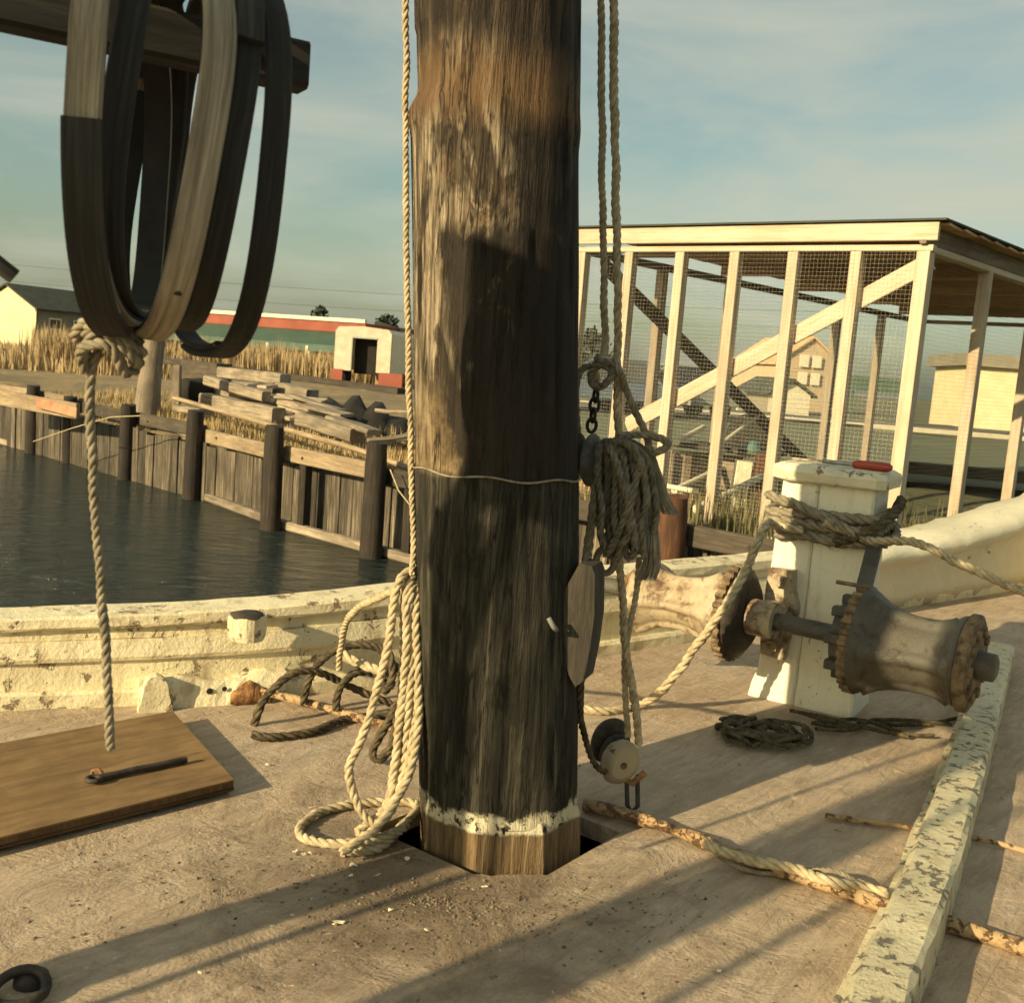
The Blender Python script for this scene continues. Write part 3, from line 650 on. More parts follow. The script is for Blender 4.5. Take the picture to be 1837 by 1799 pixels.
mb = MB(); e0 = P(165, 1392, .042); mb.tube([e0+Vector((0, 0, -.002)), e0+Vector((.0, 0, .014)), e0+Vector((.012, .004, .018)), e0+Vector((.022, .008, .006))], .005, n=7); mb.build('staple', 'rust', hatch)

# ------------------------------------------------------------------ samson bitt
e_ = Vector((.86, -.51, 0)).normalized(); nb = Vector((e_.y, -e_.x, 0))     # along the face, toward the camera
if nb.y > 0: nb = -nb
Lb, Rb = Vector((.925, 3.70, 0)), None
bw, bdp = .335, .24; FC = Lb + e_*(bw/2)                                     # face centre
bitt = thing('samson_bitt', 'square white painted mooring bitt with a flat cap, rope wound round it', 'bitt', FC - nb*bdp/2)
BC = FC - nb*bdp/2
def bpt(x, y, z): return BC + e_*x + nb*y + Vector((0, 0, z))                # x along face, y toward camera
for side in (-1, 1):                                                        # the post is two timbers side by side
    x0, x1 = (-bw/2, -.027) if side < 0 else (-.025, bw/2)
    mb = MB(); rings = []
    for z, fl in ((-.01, .012), (.05, .008), (.11, .0), (.30, 0), (.55, -.003), (.785, -.006)):
        a0 = x0 - (fl*2.2 if side < 0 else 0); a1 = x1 + (fl if side > 0 else 0); yy = bdp/2 + fl; k = .008
        rings.append([bpt(a0+k, -yy, z), bpt(a1-k, -yy, z), bpt(a1, -yy+k, z), bpt(a1, yy-k, z), bpt(a1-k, yy, z), bpt(a0+k, yy, z), bpt(a0, yy-k, z), bpt(a0, -yy+k, z)])
    mb.loft(rings, smooth=False); mb.build('post', 'bittpaint', bitt)
mb = MB(); rings = []
for z, g in ((.785, .018), (.790, .028), (.822, .032), (.836, .026), (.846, .006)):
    x, y = bw/2+g, bdp/2+g; k = .03
    rg = [(-x+k, -y), (x-k, -y), (x, -y+k), (x, y-k), (x-k, y), (-x+k*1.6, y), (-x, y-k*1.6), (-x, -y+k)]
    rings.append([bpt(p+random.uniform(-.003, .003), q+random.uniform(-.003, .003), z+random.uniform(-.002, .002)) for p, q in rg])
mb.loft(rings, smooth=False); mb.build('cap', 'bittcap', bitt)
# tool left on the cap
kn = thing('scraper_tool', 'scraper with red handle lying on top of the white bitt', 'tool', bpt(0, 0, .846))
ka, kb = bpt(-.16, -.01, .855), bpt(.20, .035, .862); kd = (kb-ka).normalized()
mb = MB(); mb.lathe([(0, .010), (.006, .014), (.02, .0165), (.10, .0165), (.125, .015), (.135, .008)], kb - kd*.145, kd, n=12); mb.build('handle', 'redhandle', kn)
mb = MB(); mb.lathe([(0, .007), (.11, .009)], kb - kd*.255, kd, n=10); mb.build('shank', 'steel', kn)
mb = MB(); mb.beam(ka, kb - kd*.25, .026, .007, ch=.002); mb.build('blade', 'blockwood', kn)

# ------------------------------------------------------------------ windlass on the bitt
AZ = .325; A0, A1 = P(1128, 1058, AZ), P(1790, 1200, AZ); ad = (A1-A0).normalized()
def apx(x):  # point on the axis below photo column x
    lo, hi = 0., 1.5
    for _ in range(40):
        t = (lo+hi)/2; q = A0 + (A1-A0)*t - Vector((0, 0, CAM_H)); u = 918.5 + FPX*q.dot(c_rt)/q.dot(_fw)
        if u < x: lo = t
        else: hi = t
    return A0 + (A1-A0)*lo
wl_ = thing('windlass', 'rusty iron windlass with two flared drums on a shaft across the white bitt', 'windlass', (FC.x, FC.y, 0))
mb = MB(); mb.lathe([(0, .030), ((A1-A0).length+.085, .030)], A0 - ad*.10, ad, n=20); mb.build('shaft', 'drumdark', wl_)
def drum(x0, x1, prof, mat, name):
    a = apx(x0); b = apx(x1); Ld = (b-a).length; d = (b-a).normalized()
    mb = MB(); n = 90; o1 = d.orthogonal().normalized(); o2 = d.cross(o1); rings = []
    pf = spline([Vector((p[0], p[1], 0)) for p in prof], .03)
    for q in pf:
        rg = []
        for k in range(n):
            an = 2*math.pi*k/n; rib = .017*min(1, max(0, math.cos(an*5)*1.6-.55)) if .08 < q.x < .93 else 0
            rr = q.y + rib; rg.append(a + d*(q.x*Ld) + o1*(rr*math.cos(an)) + o2*(rr*math.sin(an)))
        rings.append(rg)
    mb.loft(rings); return mb.build(name, mat, wl_), a, b, d
dl, la, lb, ld = drum(1146, 1312, [(0, .105), (.06, .128), (.14, .122), (.30, .092), (.52, .084), (.75, .100), (.93, .135), (1, .150)], 'drum', 'drum')
dr, ra, rb, rd = drum(1550, 1728, [(0, .172), (.06, .162), (.25, .128), (.5, .110), (.74, .109), (.88, .122), (.96, .138), (1, .139)], 'drumdark', 'drum')
def cog(c, d, r, wdt, teeth, name, mat):
    o1 = d.orthogonal().normalized(); o2 = d.cross(o1); mb = MB(); prof = []
    for k in range(teeth):
        for f, rr in ((0, r*.93), (.12, r*1.0), (.5, r*1.0), (.62, r*.93)):
            an = 2*math.pi*(k+f)/teeth; prof.append(c + o1*(rr*math.cos(an)) + o2*(rr*math.sin(an)))
    mb.prism(prof, d*wdt); return mb.build(name, mat, wl_)
cog(lb, ld, .168, .028, 30, 'gear_rim', 'gear')
mb = MB(); mb.lathe([(0, .150), (.012, .154), (.036, .120), (.040, .05)], lb+ld*.028, ld, n=32); mb.build('gear_face', 'iron', wl_)
cog(ra - rd*.030, rd, .175, .030, 30, 'gear_rim', 'gear')
mb = MB(); mb.lathe([(0, .05), (.01, .105), (.05, .12), (.058, .15)], ra - rd*.088, rd, n=24, smooth=False); mb.build('ratchet_hub', 'drumdark', wl_)
for k in range(8):
    mb = MB(); an = 2*math.pi*k/8; o1 = rd.orthogonal().normalized(); o2 = rd.cross(o1); c = ra - rd*.06 + o1*(.12*math.cos(an)) + o2*(.12*math.sin(an)); mb.beam(c - rd*.022, c + rd*.022, .045, .03); mb.build('ratchet_lug', 'drumdark', wl_)
mb = MB(); mb.lathe([(0, .136), (.008, .150), (.030, .150), (.038, .132), (.040, .04)], rb, rd, n=32); fl = mb.build('end_flange', 'gear', wl_)
for k in range(10):
    mb = MB(); an = 2*math.pi*k/10; o1 = rd.orthogonal().normalized(); o2 = rd.cross(o1); c = rb + rd*.043 + o1*(.10*math.cos(an)) + o2*(.10*math.sin(an)); mb.beam(c - rd*.006, c + rd*.006, .03, .03); mb.build('socket_lug', 'gear', fl)
mb = MB(); mb.lathe([(0, .045), (.05, .042), (.056, .03)], rb + rd*.04, rd, n=18); mb.build('shaft_end', 'drumdark', wl_)
mb = MB(); mb.lathe([(0, .045), (.02, .07), (.05, .10)], la - ld*.055, ld, n=24); mb.build('end_collar', 'rust', wl_)
# pillow-block bearing bolted to the left edge of the bitt face
bcx = apx(1372); mb = MB(); ups = Vector((0, 0, 1)); inw = -nb
plate = [(-.045, -.155), (.040, -.165), (.048, -.08), (.066, -.03), (.066, .03), (.048, .08), (.040, .155), (-.045, .15), (-.05, .09), (-.05, -.09)]
fp = FC + e_*((bcx-FC).dot(e_)); fp.z = AZ
mb.prism([fp + nb*.002 + e_*p + ups*q for p, q in plate], nb*.045); br_ = mb.build('bearing_plate', 'drum', wl_)
mb = MB(); mb.lathe([(0, .062), (.09, .062)], bcx - ad*.05, ad, n=22)
mb.beam(fp + nb*.03, bcx, .085, .085, up=(0, 0, 1)); mb.build('bearing_boss', 'drum', br_)
for q in (.115, -.115):
    mb = MB(); mb.beam(fp + nb*.046 + ups*q, fp + nb*.075 + ups*q, .036, .036); mb.build('bolt_head', 'drum', br_)
# pawl bar rising from the right-hand gear to the bitt ropes
mb = MB(); mb.beam(ra - rd*.02 + Vector((0, 0, .165)) , bpt(bw/2+.02, bdp/2+.03, .60), .05, .022, ch=.005); mb.build('pawl', 'drumdark', wl_)
mb = MB(); q = apx(1540)+Vector((0, 0, .172)); mb.beam(q - e_*.09, q + e_*.02, .02, .012); mb.build('pawl_pin', 'gear', wl_)

# ------------------------------------------------------------------ ropes of the bitt
def wrap(z0, z1, turns, r, g=.0, start=0.):
    """rope laid round the bitt, rounded corners"""
    pts = []; x, y = bw/2+r+g, bdp/2+r+g; k = .03
    base = [(-x+k, y), (0, y+.003), (x-k, y), (x, y-k), (x, 0), (x, -y+k), (x-k, -y), (0, -y), (-x+k, -y), (-x, -y+k), (-x, 0), (-x, y-k)]
    nn_ = int(len(base)*turns)
    for i in range(nn_+1):
        p = base[i % len(base)]; f = i/max(1, nn_); pts.append(bpt(p[0], p[1], z0+(z1-z0)*f+random.uniform(-.006, .006)))
    return pts
rope('mooring_rope', 'thick grey rope wound several turns round the white bitt', wrap(.60, .70, 2.6, .019), .019, 'ropegrey')
rope('mooring_rope', 'slack turn of grey rope sagging across the face of the bitt', [bpt(-.20, .14, .73), bpt(-.10, .165, .715), bpt(.03, .17, .675), bpt(.13, .17, .64), bpt(.2, .14, .615), bpt(.22, .0, .62), bpt(.2, -.12, .65)], .018, 'ropegrey')
rope('mooring_rope', 'tan rope running from the bitt past the left drum down to deck', [bpt(-.05, .17, .625), bpt(-.15, .18, .63), G(1374, 945, 3.50), G(1342, 1012, 3.44), G(1305, 1082, 3.38), G(1255, 1150, 3.36), G(1205, 1218, 3.36), P(1150, 1264, .016), P(1080, 1275, .014), P(1010, 1262, .014), P(960, 1250, .014)], .0155, 'rope')
rope('mooring_rope', 'tan line leading from the bitt out past the right edge', [bpt(.02, .175, .665), bpt(.18, .165, .625), G(1640, 972, 3.35), G(1720, 1010, 3.25), G(1837, 1062, 3.12), G(1960, 1110, 3.0)], .0145, 'rope')
rope('mooring_rope', 'short dark rope crossing the right corner of the bitt under the cap', [bpt(.06, .16, .60), bpt(.17, .165, .655), bpt(.215, .10, .70), bpt(.215, -.05, .735), bpt(.2, -.13, .74)], .019, 'ropedark')
# tangle of old twine at the foot of the bitt
mb = MB(); c = P(1360, 1335)
for s in range(9):
    pts = []; a0 = random.uniform(0, 6.28); rx = random.uniform(.05, .12); ry = random.uniform(.04, .09); ox = random.uniform(-.05, .07); oy = random.uniform(-.05, .05)
    for k in range(12):
        a = a0 + k*.62; pts.append(c + Vector((ox + rx*math.cos(a), oy + ry*math.sin(a), .012 + .035*abs(math.sin(a*1.3+s)) )))
    strands(mb, spline(pts, .02), .0075)
tag(mb.build('rope_tangle', 'ropedark', origin=c), 'small tangle of dark twine on deck at the foot of the bitt', 'rope')
mb = MB()
for s in range(5):
    a = P(1430+s*10, 1285+s*8); b = P(1640+s*20, 1330-s*9); pts = [along(a, b, f) + Vector((random.uniform(-.02, .02), random.uniform(-.04, .04), .01+random.uniform(0, .012))) for f in (0, .2, .4, .6, .8, 1)]
    strands(mb, spline(pts, .02), .007)
tag(mb.build('loose_line', 'ropedark', origin=P(1500, 1300)), 'dark loose line strewn on deck below the right drum', 'rope')

# ------------------------------------------------------------------ rusty rods across the deck
def rod(name, label, pts, r, mat='rustwhite'):
    sp = resample(spline(pts, .02), .018); mb = MB(); rad = [r*(1+.30*mnoise.noise(p*22)) for p in sp]
    mb.tube(sp, rad, n=9); return tag(mb.build(name, mat, origin=pts[0]), label, 'rod')
rod('iron_rod', 'rust-flaked rod across the deck from mast foot under the right rail', [P(1048, 1442, .02), P(1130, 1462, .022), P(1215, 1490, .022), P(1290, 1520, .02), P(1400, 1560, .018), P(1500, 1592, .018), P(1606, 1630, .018), P(1720, 1662, .018), P(1840, 1700, .018), P(1960, 1735, .018)], .0165)
rope('lashing', 'worn lashing wound along the rusty rod right of the mast', [P(1265, 1510, .045), P(1300, 1528, .05), P(1345, 1545, .03), P(1395, 1552, .046), P(1440, 1562, .04), P(1470, 1575, .052), P(1500, 1585, .045), P(1545, 1592, .03), P(1590, 1605, .03)], .013, 'rope')
rope('thin_line', 'thin line slung loosely under the rusty rod', [P(1290, 1535, .03), P(1330, 1556, .01), P(1380, 1567, .008), P(1430, 1560, .012), P(1465, 1560, .04), P(1500, 1563, .05), P(1540, 1582, .035)], .006, 'ropegrey')
rod('iron_rod', 'thin rusty rod crossing the right rail farther forward', [P(1480, 1462, .012), P(1560, 1474, .012), P(1680, 1490, .012), P(1790, 1512, .014), P(1860, 1532, .014), P(1960, 1552, .014)], .007)
rod('iron_rod', 'orange rusted rod from the port chock toward the mast', [P(415, 1222, .045), P(470, 1240, .035), P(560, 1262, .025), P(640, 1286, .02), P(720, 1310, .02), P(770, 1322, .02)], .0135)

# ------------------------------------------------------------------ halyards and coils
rope('halyard', 'thin halyard running up the left side of the mast', [G(722, -260, 2.36), G(728, 60, 2.38), G(727, 200, 2.39), G(729, 420, 2.40), G(733, 640, 2.40), G(738, 830, 2.40), G(742, 980, 2.40), G(738, 1030, 2.36)], .0075, 'rope')
cg = 'strands of the coil hung on the mast'
def g_(l, Y): return [G(x, y, Y+dy) for x, y, dy in l]
mb = MB()
loops = [
 [(748, 1022, .0), (728, 1028, -.03), (713, 1050, -.05), (701, 1125, -.06), (691, 1187, -.07), (669, 1265, -.08), (645, 1336, -.10), (627, 1376, -.11), (632, 1425, -.12), (652, 1462, -.13), (680, 1478, -.13), (700, 1440, -.10), (712, 1350, -.06), (719, 1250, -.04), (725, 1150, -.03), (724, 1080, -.03), (735, 1035, -.02), (748, 1026, .0)],
 [(749, 1030, .0), (735, 1045, -.03), (727, 1080, -.05), (731, 1156, -.06), (722, 1249, -.06), (712, 1343, -.07), (697, 1436, -.09), (664, 1476, -.12), (640, 1490, -.13), (660, 1500, -.15), (690, 1462, -.13), (716, 1420, -.10), (738, 1345, -.07), (748, 1250, -.05), (746, 1150, -.04), (742, 1080, -.03), (748, 1040, 0)],
 [(750, 1040, .0), (738, 1060, -.04), (733, 1110, -.05), (738, 1200, -.06), (730, 1300, -.06), (722, 1380, -.07), (706, 1440, -.09), (690, 1470, -.1)],
 [(750, 1048, -.02), (745, 1103, -.05), (750, 1200, -.06), (751, 1262, -.07), (745, 1343, -.09), (721, 1417, -.12), (677, 1482, -.17), (612, 1528, -.22)]]
for lp in loops: strands(mb, spline(g_(lp, 2.40), .02), .0105)
tag(mb.build('rope_coil', 'rope', origin=G(748, 1030, 2.4)), 'pale rope coil hanging in long loops down the left side of the mast', 'rope')
rope('rope_ring', 'pale rope lying in a flat ring on deck left of the mast foot', [P(612, 1528, .014), P(680, 1520, .012), P(716, 1486, .012), P(745, 1462, .012), P(741, 1440, .012), P(669, 1438, .012), P(594, 1450, .012), P(554, 1468, .012), P(536, 1490, .012), P(554, 1506, .016), P(607, 1514, .03), P(669, 1506, .03), P(720, 1486, .028), P(748, 1455, .02)], .0115, 'rope')
rope('rope_end', 'end of pale rope reaching from the mast coil up to the white bulwark', [G(722, 1056, 2.40), G(690, 1066, 2.60), G(645, 1088, 2.85), G(621, 1118, 3.0), G(611, 1160, 3.08), G(607, 1200, 3.12)], .0105, 'rope')
mb = MB()
dk = [
 [(452, 1318, 3.02), (457, 1296, 3.0), (470, 1262, 3.0), (488, 1236, 3.02), (523, 1208, 3.05), (560, 1203, 3.08), (594, 1215, 3.12), (650, 1240, 3.16), (700, 1262, 3.18)],
 [(545, 1262, 3.14), (548, 1240, 3.14), (566, 1196, 3.16), (607, 1164, 3.2), (657, 1157, 3.22), (690, 1170, 3.22), (705, 1200, 3.2), (700, 1232, 3.15)],
 [(604, 1275, 3.1), (606, 1245, 3.1), (618, 1222, 3.12), (640, 1206, 3.15), (668, 1206, 3.18), (690, 1222, 3.16)],
 [(712, 1262, 2.85), (706, 1280, 2.83), (686, 1312, 2.8), (668, 1345, 2.78), (676, 1364, 2.76), (698, 1345, 2.78), (707, 1316, 2.8), (712, 1290, 2.82)],
 [(690, 1160, 3.1), (700, 1180, 3.08), (704, 1215, 3.06), (690, 1240, 3.05), (684, 1215, 3.08), (695, 1190, 3.1), (716, 1200, 3.08)]]
for lp in dk: strands(mb, spline([G(*q) for q in lp], .02), .0125)
strands(mb, spline([P(452, 1318, .02), P(490, 1322, .014), P(560, 1312, .014), P(620, 1290, .014), P(690, 1282, .014), P(750, 1280, .014)], .02), .0125)
tag(mb.build('rope_coil', 'ropedark', origin=P(560, 1300)), 'dark stiff rope standing in loose loops on deck before the bulwark', 'rope')
rope('rope_piece', 'thick pale rope bight lying among the dark loops', [G(612, 1172, 3.2), G(625, 1180, 3.19), G(650, 1192, 3.16), G(680, 1202, 3.13), G(712, 1215, 3.1)], .017, 'rope')

# right-hand tackle
Yt = 2.60
tk = thing('tackle_block', 'grey wooden block hanging by a chain right of the mast', 'block', G(1060, 820, Yt))
def shell(mb, c, rx, rz, th, side, n=22):
    side = Vector(side).normalized(); fwd = side.cross(Vector((0, 0, 1))).normalized()
    rings = []
    for q, s in ((-1, .72), (-.75, .93), (-.25, 1), (.25, 1), (.75, .93), (1, .72)):
        rings.append([c + side*(q*th/2) + fwd*(rx*s*math.cos(a)) + Vector((0, 0, rz*s*math.sin(a))) for a in [2*math.pi*k/n for k in range(n)]])
    mb.loft(rings)
bc_ = G(1052, 824, Yt)
mb = MB(); shell(mb, bc_+Vector((.012, -.01, 0)), .042, .066, .022, (.8, -.6, 0)); mb.build('cheek', 'blockgrey', tk)
mb = MB(); shell(mb, bc_+Vector((-.026, .018, 0)), .042, .066, .022, (.8, -.6, 0)); mb.build('cheek', 'blockdark', tk)
mb = MB(); shell(mb, bc_+Vector((-.007, .004, 0)), .034, .034, .024, (.8, -.6, 0)); mb.build('sheave', 'iron', tk)
mb = MB(); top_ = G(1070, 700, Yt)
for k in range(4):
    c = along(bc_ + Vector((.005, 0, .072)), top_, (k+.5)/4); h = (top_-bc_).length/4*.40; ang = R(90*(k % 2)+20); sx = Vector((math.cos(ang), math.sin(ang), 0))
    mb.tube([c + sx*(.012*math.cos(a)) + Vector((0, 0, h*math.sin(a))) for a in [2*math.pi*j/14 for j in range(14)]], .0045, n=7, closed=True)
mb.build('chain', 'iron', tk)
def g2(l): return [G(x, y, Yt+d) for x, y, d in l]
rope('halyard', 'left one of the two halyards hanging down right of the mast', g2([(1074, -300, 0), (1078, 0, 0), (1081, 300, 0), (1083, 520, 0), (1085, 618, 0), (1078, 640, -.02), (1066, 660, -.02), (1072, 685, 0)]), .0095, 'rope')
rope('halyard', 'right one of the two halyards, running down to the deck block', g2([(1096, -300, -.04), (1100, 0, -.04), (1104, 300, -.04), (1108, 560, -.04), (1107, 680, -.05), (1110, 790, -.05), (1108, 900, -.05), (1112, 1000, -.05), (1117, 1090, -.05), (1124, 1170, -.04), (1136, 1250, -.03), (1147, 1335, -.02)]), .0105, 'rope')
rope('fall_rope', 'thinner fall crossing the halyard down to the deck block', g2([(1146, 1000, -.02), (1142, 1060, -.02), (1130, 1120, -.02), (1121, 1180, -.02), (1122, 1250, -.02), (1126, 1320, -.01)]), .0085, 'rope')
mb = MB()
for lp in ([(1060, 656, -.02), (1042, 664, -.01), (1033, 690, 0), (1034, 730, .01), (1036, 780, .02)],
           [(1070, 640, -.03), (1085, 655, -.05), (1100, 668, -.07), (1084, 690, -.07), (1066, 694, -.04), (1060, 672, -.03), (1078, 652, -.05), (1102, 650, -.08), (1112, 668, -.09)],
           [(1112, 668, -.09), (1122, 695, -.06), (1138, 735, -.05), (1155, 772, -.05), (1164, 805, -.06), (1178, 812, -.07), (1200, 797, -.07), (1180, 786, -.06), (1145, 780, -.07), (1112, 780, -.09)]):
    strands(mb, spline(g2(lp), .02), .0095)
tag(mb.build('rope_knot', 'ropegrey', origin=G(1080, 670, Yt)), 'knotted bight of grey rope above the hanging block', 'rope')
mb = MB()
for k, (x0, x1, yb, dd) in enumerate(((1078, 1098, 985, -.05), (1092, 1112, 1002, -.09), (1104, 1126, 975, -.12), (1118, 1140, 1000, -.10), (1128, 1154, 990, -.06), (1142, 1166, 965, -.03), (1086, 1150, 955, -.01))):
    pts = [(1088+k*3, 792, dd*.5), (x0-2, 800, dd), (x0, 850, dd), (x0-3, 920, dd), (x0+2, yb-15, dd), ((x0+x1)/2, yb, dd-.012), (x1, yb-18, dd-.02), (x1+3, 915, dd-.02), (x1-3, 850, dd-.02), (x1-12, 806, dd*.8-.02), (1105+k*2, 790, dd*.5-.02)]
    strands(mb, spline(g2(pts), .02), .0092)
for lp in ([(1092, 800, -.13), (1106, 830, -.15), (1120, 880, -.15), (1136, 940, -.14), (1140, 985, -.13)], [(1150, 812, -.12), (1142, 860, -.14), (1124, 920, -.15), (1100, 975, -.13), (1084, 995, -.10)], [(1100, 790, -.12), (1135, 800, -.13), (1160, 826, -.12), (1172, 870, -.10), (1178, 920, -.09), (1170, 955, -.08)], [(1076, 800, -.10), (1072, 850, -.12), (1080, 910, -.13), (1076, 955, -.12), (1090, 990, -.10)], [(1120, 790, -.14), (1150, 830, -.14), (1160, 890, -.13), (1150, 950, -.12), (1156, 1000, -.10)]):
    strands(mb, spline(g2(lp), .02), .0098)
tag(mb.build('rope_coil', 'coilgrey', origin=G(1110, 790, Yt)), 'grey gasket coil of many strands hung right of the mast', 'rope')
mb = MB(); strands(mb, spline(g2([(1066, 872, -.02), (1067, 900, -.04), (1060, 945, -.05), (1055, 985, -.06), (1050, 1015, -.10), (1048, 1050, -.18)]), .02), .012)
tag(mb.build('fall_rope', 'rope', origin=G(1066, 872, Yt)), 'sunlit rope from the hanging block to the mast cleat', 'rope')
mb = MB(); tc_ = G(1086, 1006, Yt-.06)
mb.tube([tc_ + c_rt*(.022*math.cos(a)) + c_up*(.030*math.sin(a)) for a in [2*math.pi*k/20 for k in range(20)]], .009, n=8, closed=True); tag(mb.build('thimble', 'ropegrey', origin=tc_), 'ring-shaped rope eye hanging below the grey coil', 'rope eye')
def brush(name, label, pts, n, spread, r=.0016, mat='fray'):
    mb = MB(); sp = spline(pts, .03)
    for k in range(n):
        a = random.uniform(0, 6.28); q = math.sqrt(random.random()); ox = q*math.cos(a); oy = q*math.sin(a); ph = random.uniform(0, 6)
        mb.tube([p + c_rt*(ox*spread*(.45+.75*i/len(sp)) + .002*math.sin(i+ph)) + Vector((0, 1, 0))*(oy*spread*(.45+.75*i/len(sp))) for i, p in enumerate(sp)], r, n=4, caps=False)
    return tag(mb.build(name, mat, origin=pts[0]), label, 'rope')
brush('frayed_rope', 'unlaid frayed rope tail at the right side of the coil', g2([(1160, 800, -.06), (1172, 830, -.05), (1184, 870, -.05), (1196, 905, -.05), (1206, 922, -.06)]), 60, .020)
brush('frayed_rope', 'frayed bunch of rope yarns hanging lowest from the coil', g2([(1160, 900, -.07), (1168, 945, -.07), (1170, 990, -.07), (1166, 1025, -.07), (1158, 1040, -.08)]), 70, .021)

# deck block, shackled to the rod
Yb = P(1132, 1445).y
db = thing('deck_block', 'round wooden pulley block shackled to the rod beside the mast', 'block', P(1132, 1445))
c = G(1112, 1366, Yb-.03)
ax_ = Vector((.25, -.97, 0)).normalized(); tl = Matrix.Rotation(R(-28), 4, ax_)
def cheek(c, r, th, mat, nm):
    mb = MB(); o1 = c_rt; rings = []
    fx = ax_.cross(Vector((0, 0, 1))).normalized()
    for q, s in ((-1, .75), (-.6, .95), (.2, 1.0), (.8, .88), (1, .6)):
        rings.append([c + ax_*(q*th/2) + (tl @ (fx*(r*s*(1+.03*math.sin(3*a))*math.cos(a)) + Vector((0, 0, r*1.25*s*math.sin(a))))) for a in [2*math.pi*k/26 for k in range(26)]])
    mb.loft(rings); return mb.build(nm, mat, db)
cheek(c, .047, .058, 'blockwood', 'cheek'); cheek(c + Vector((-.022, .068, .030)), .050, .040, 'blockdark', 'cheek'); cheek(c + Vector((-.010, .032, .014)), .040, .030, 'iron', 'sheave')
mb = MB(); mb.lathe([(0, .010), (.003, .008)], c + ax_*.0285, ax_, n=10); mb.build('pin', 'gear', db)
mb = MB(); s0 = G(1134, 1402, Yb-.02); s1 = P(1134, 1452, .03)
mb.tube([s0 + Vector((-.013, 0, .02)), s0 + Vector((-.014, 0, 0)), s1 + Vector((-.013, 0, .01)), s1 + Vector((0, 0, -.004)), s1 + Vector((.013, 0, .01)), s0 + Vector((.014, 0, 0)), s0 + Vector((.013, 0, .02))], .006, n=8); mb.build('shackle', 'iron', db)
mb = MB(); mb.tube([s0+Vector((-.03, -.005, .012)), s0+Vector((.0, -.01, .0)), s0+Vector((.03, -.005, .03))], .009, n=8); mb.build('strap', 'rust', db)
rope('fall_rope', 'dark line sagging from the mast cleat to the deck block', [G(1043, 1212, 2.38), G(1042, 1262, 2.40), G(1044, 1300, 2.43), G(1054, 1342, 2.47), G(1072, 1376, 2.50), G(1088, 1385, 2.53)], .0085, 'ropedark')

# ------------------------------------------------------------------ hoop gallows and mast hoops
g0, g1 = G(-60, -38, 1.36), G(545, 112, 1.66); g0.z = g1.z = 1.52; gd = (g1-g0).normalized()
gp = Vector((-1.56, .93, 0)); gs = Vector((gp.x, gp.y, 1.52))
gal = thing('boom_gallows', 'dark wooden beam on a post holding the wooden hoops, upper left', 'gallows', gp)
mb = MB(); mb.beam(gs - (g1-gs).normalized()*.25, g1, .055, .068, ch=.006); bm_ = mb.build('beam', 'beamwood', gal)
mb = MB(); mb.beam(gp, Vector((gp.x, gp.y, 1.51)), .12, .12, up=(.736, .677, 0)); mb.build('post', 'beamwood', gal)  # unseen post, placed so its shadow runs along the deck to the mast
mb = MB(); hb_ = Vector((-1.426, .90, 0)); mb.beam(hb_ + Vector((0, 0, 1.555)), hb_ + Vector((-.01, .01, 2.07)), .19, .05, up=(.736, .677, 0), ch=.012); mb.build('head_board', 'beamwood', gal)  # unseen board added to shadow the middle of the mast
mb = MB(); bd = (g1-gs).normalized(); q0 = gs + bd*.62 - Vector((0, 0, .035)); q1 = gp + Vector((0, 0, 1.0)); mb.beam(q0, q1, .03, .035); mb.build('brace', 'beamwood', gal)
mb = MB(); mb.lathe([(0, .012), (.004, .012)], g1 - gd*.07 + Vector((gd.y, -gd.x, 0))*.027, (gd.y, -gd.x, 0), n=10); mb.build('bolt', 'iron', bm_)
mb = MB(); mb.beam(G(-60, 430, 1.3), G(26, 497, 1.32), .016, .020); mb.build('hook_arm', 'beamwood', gal)

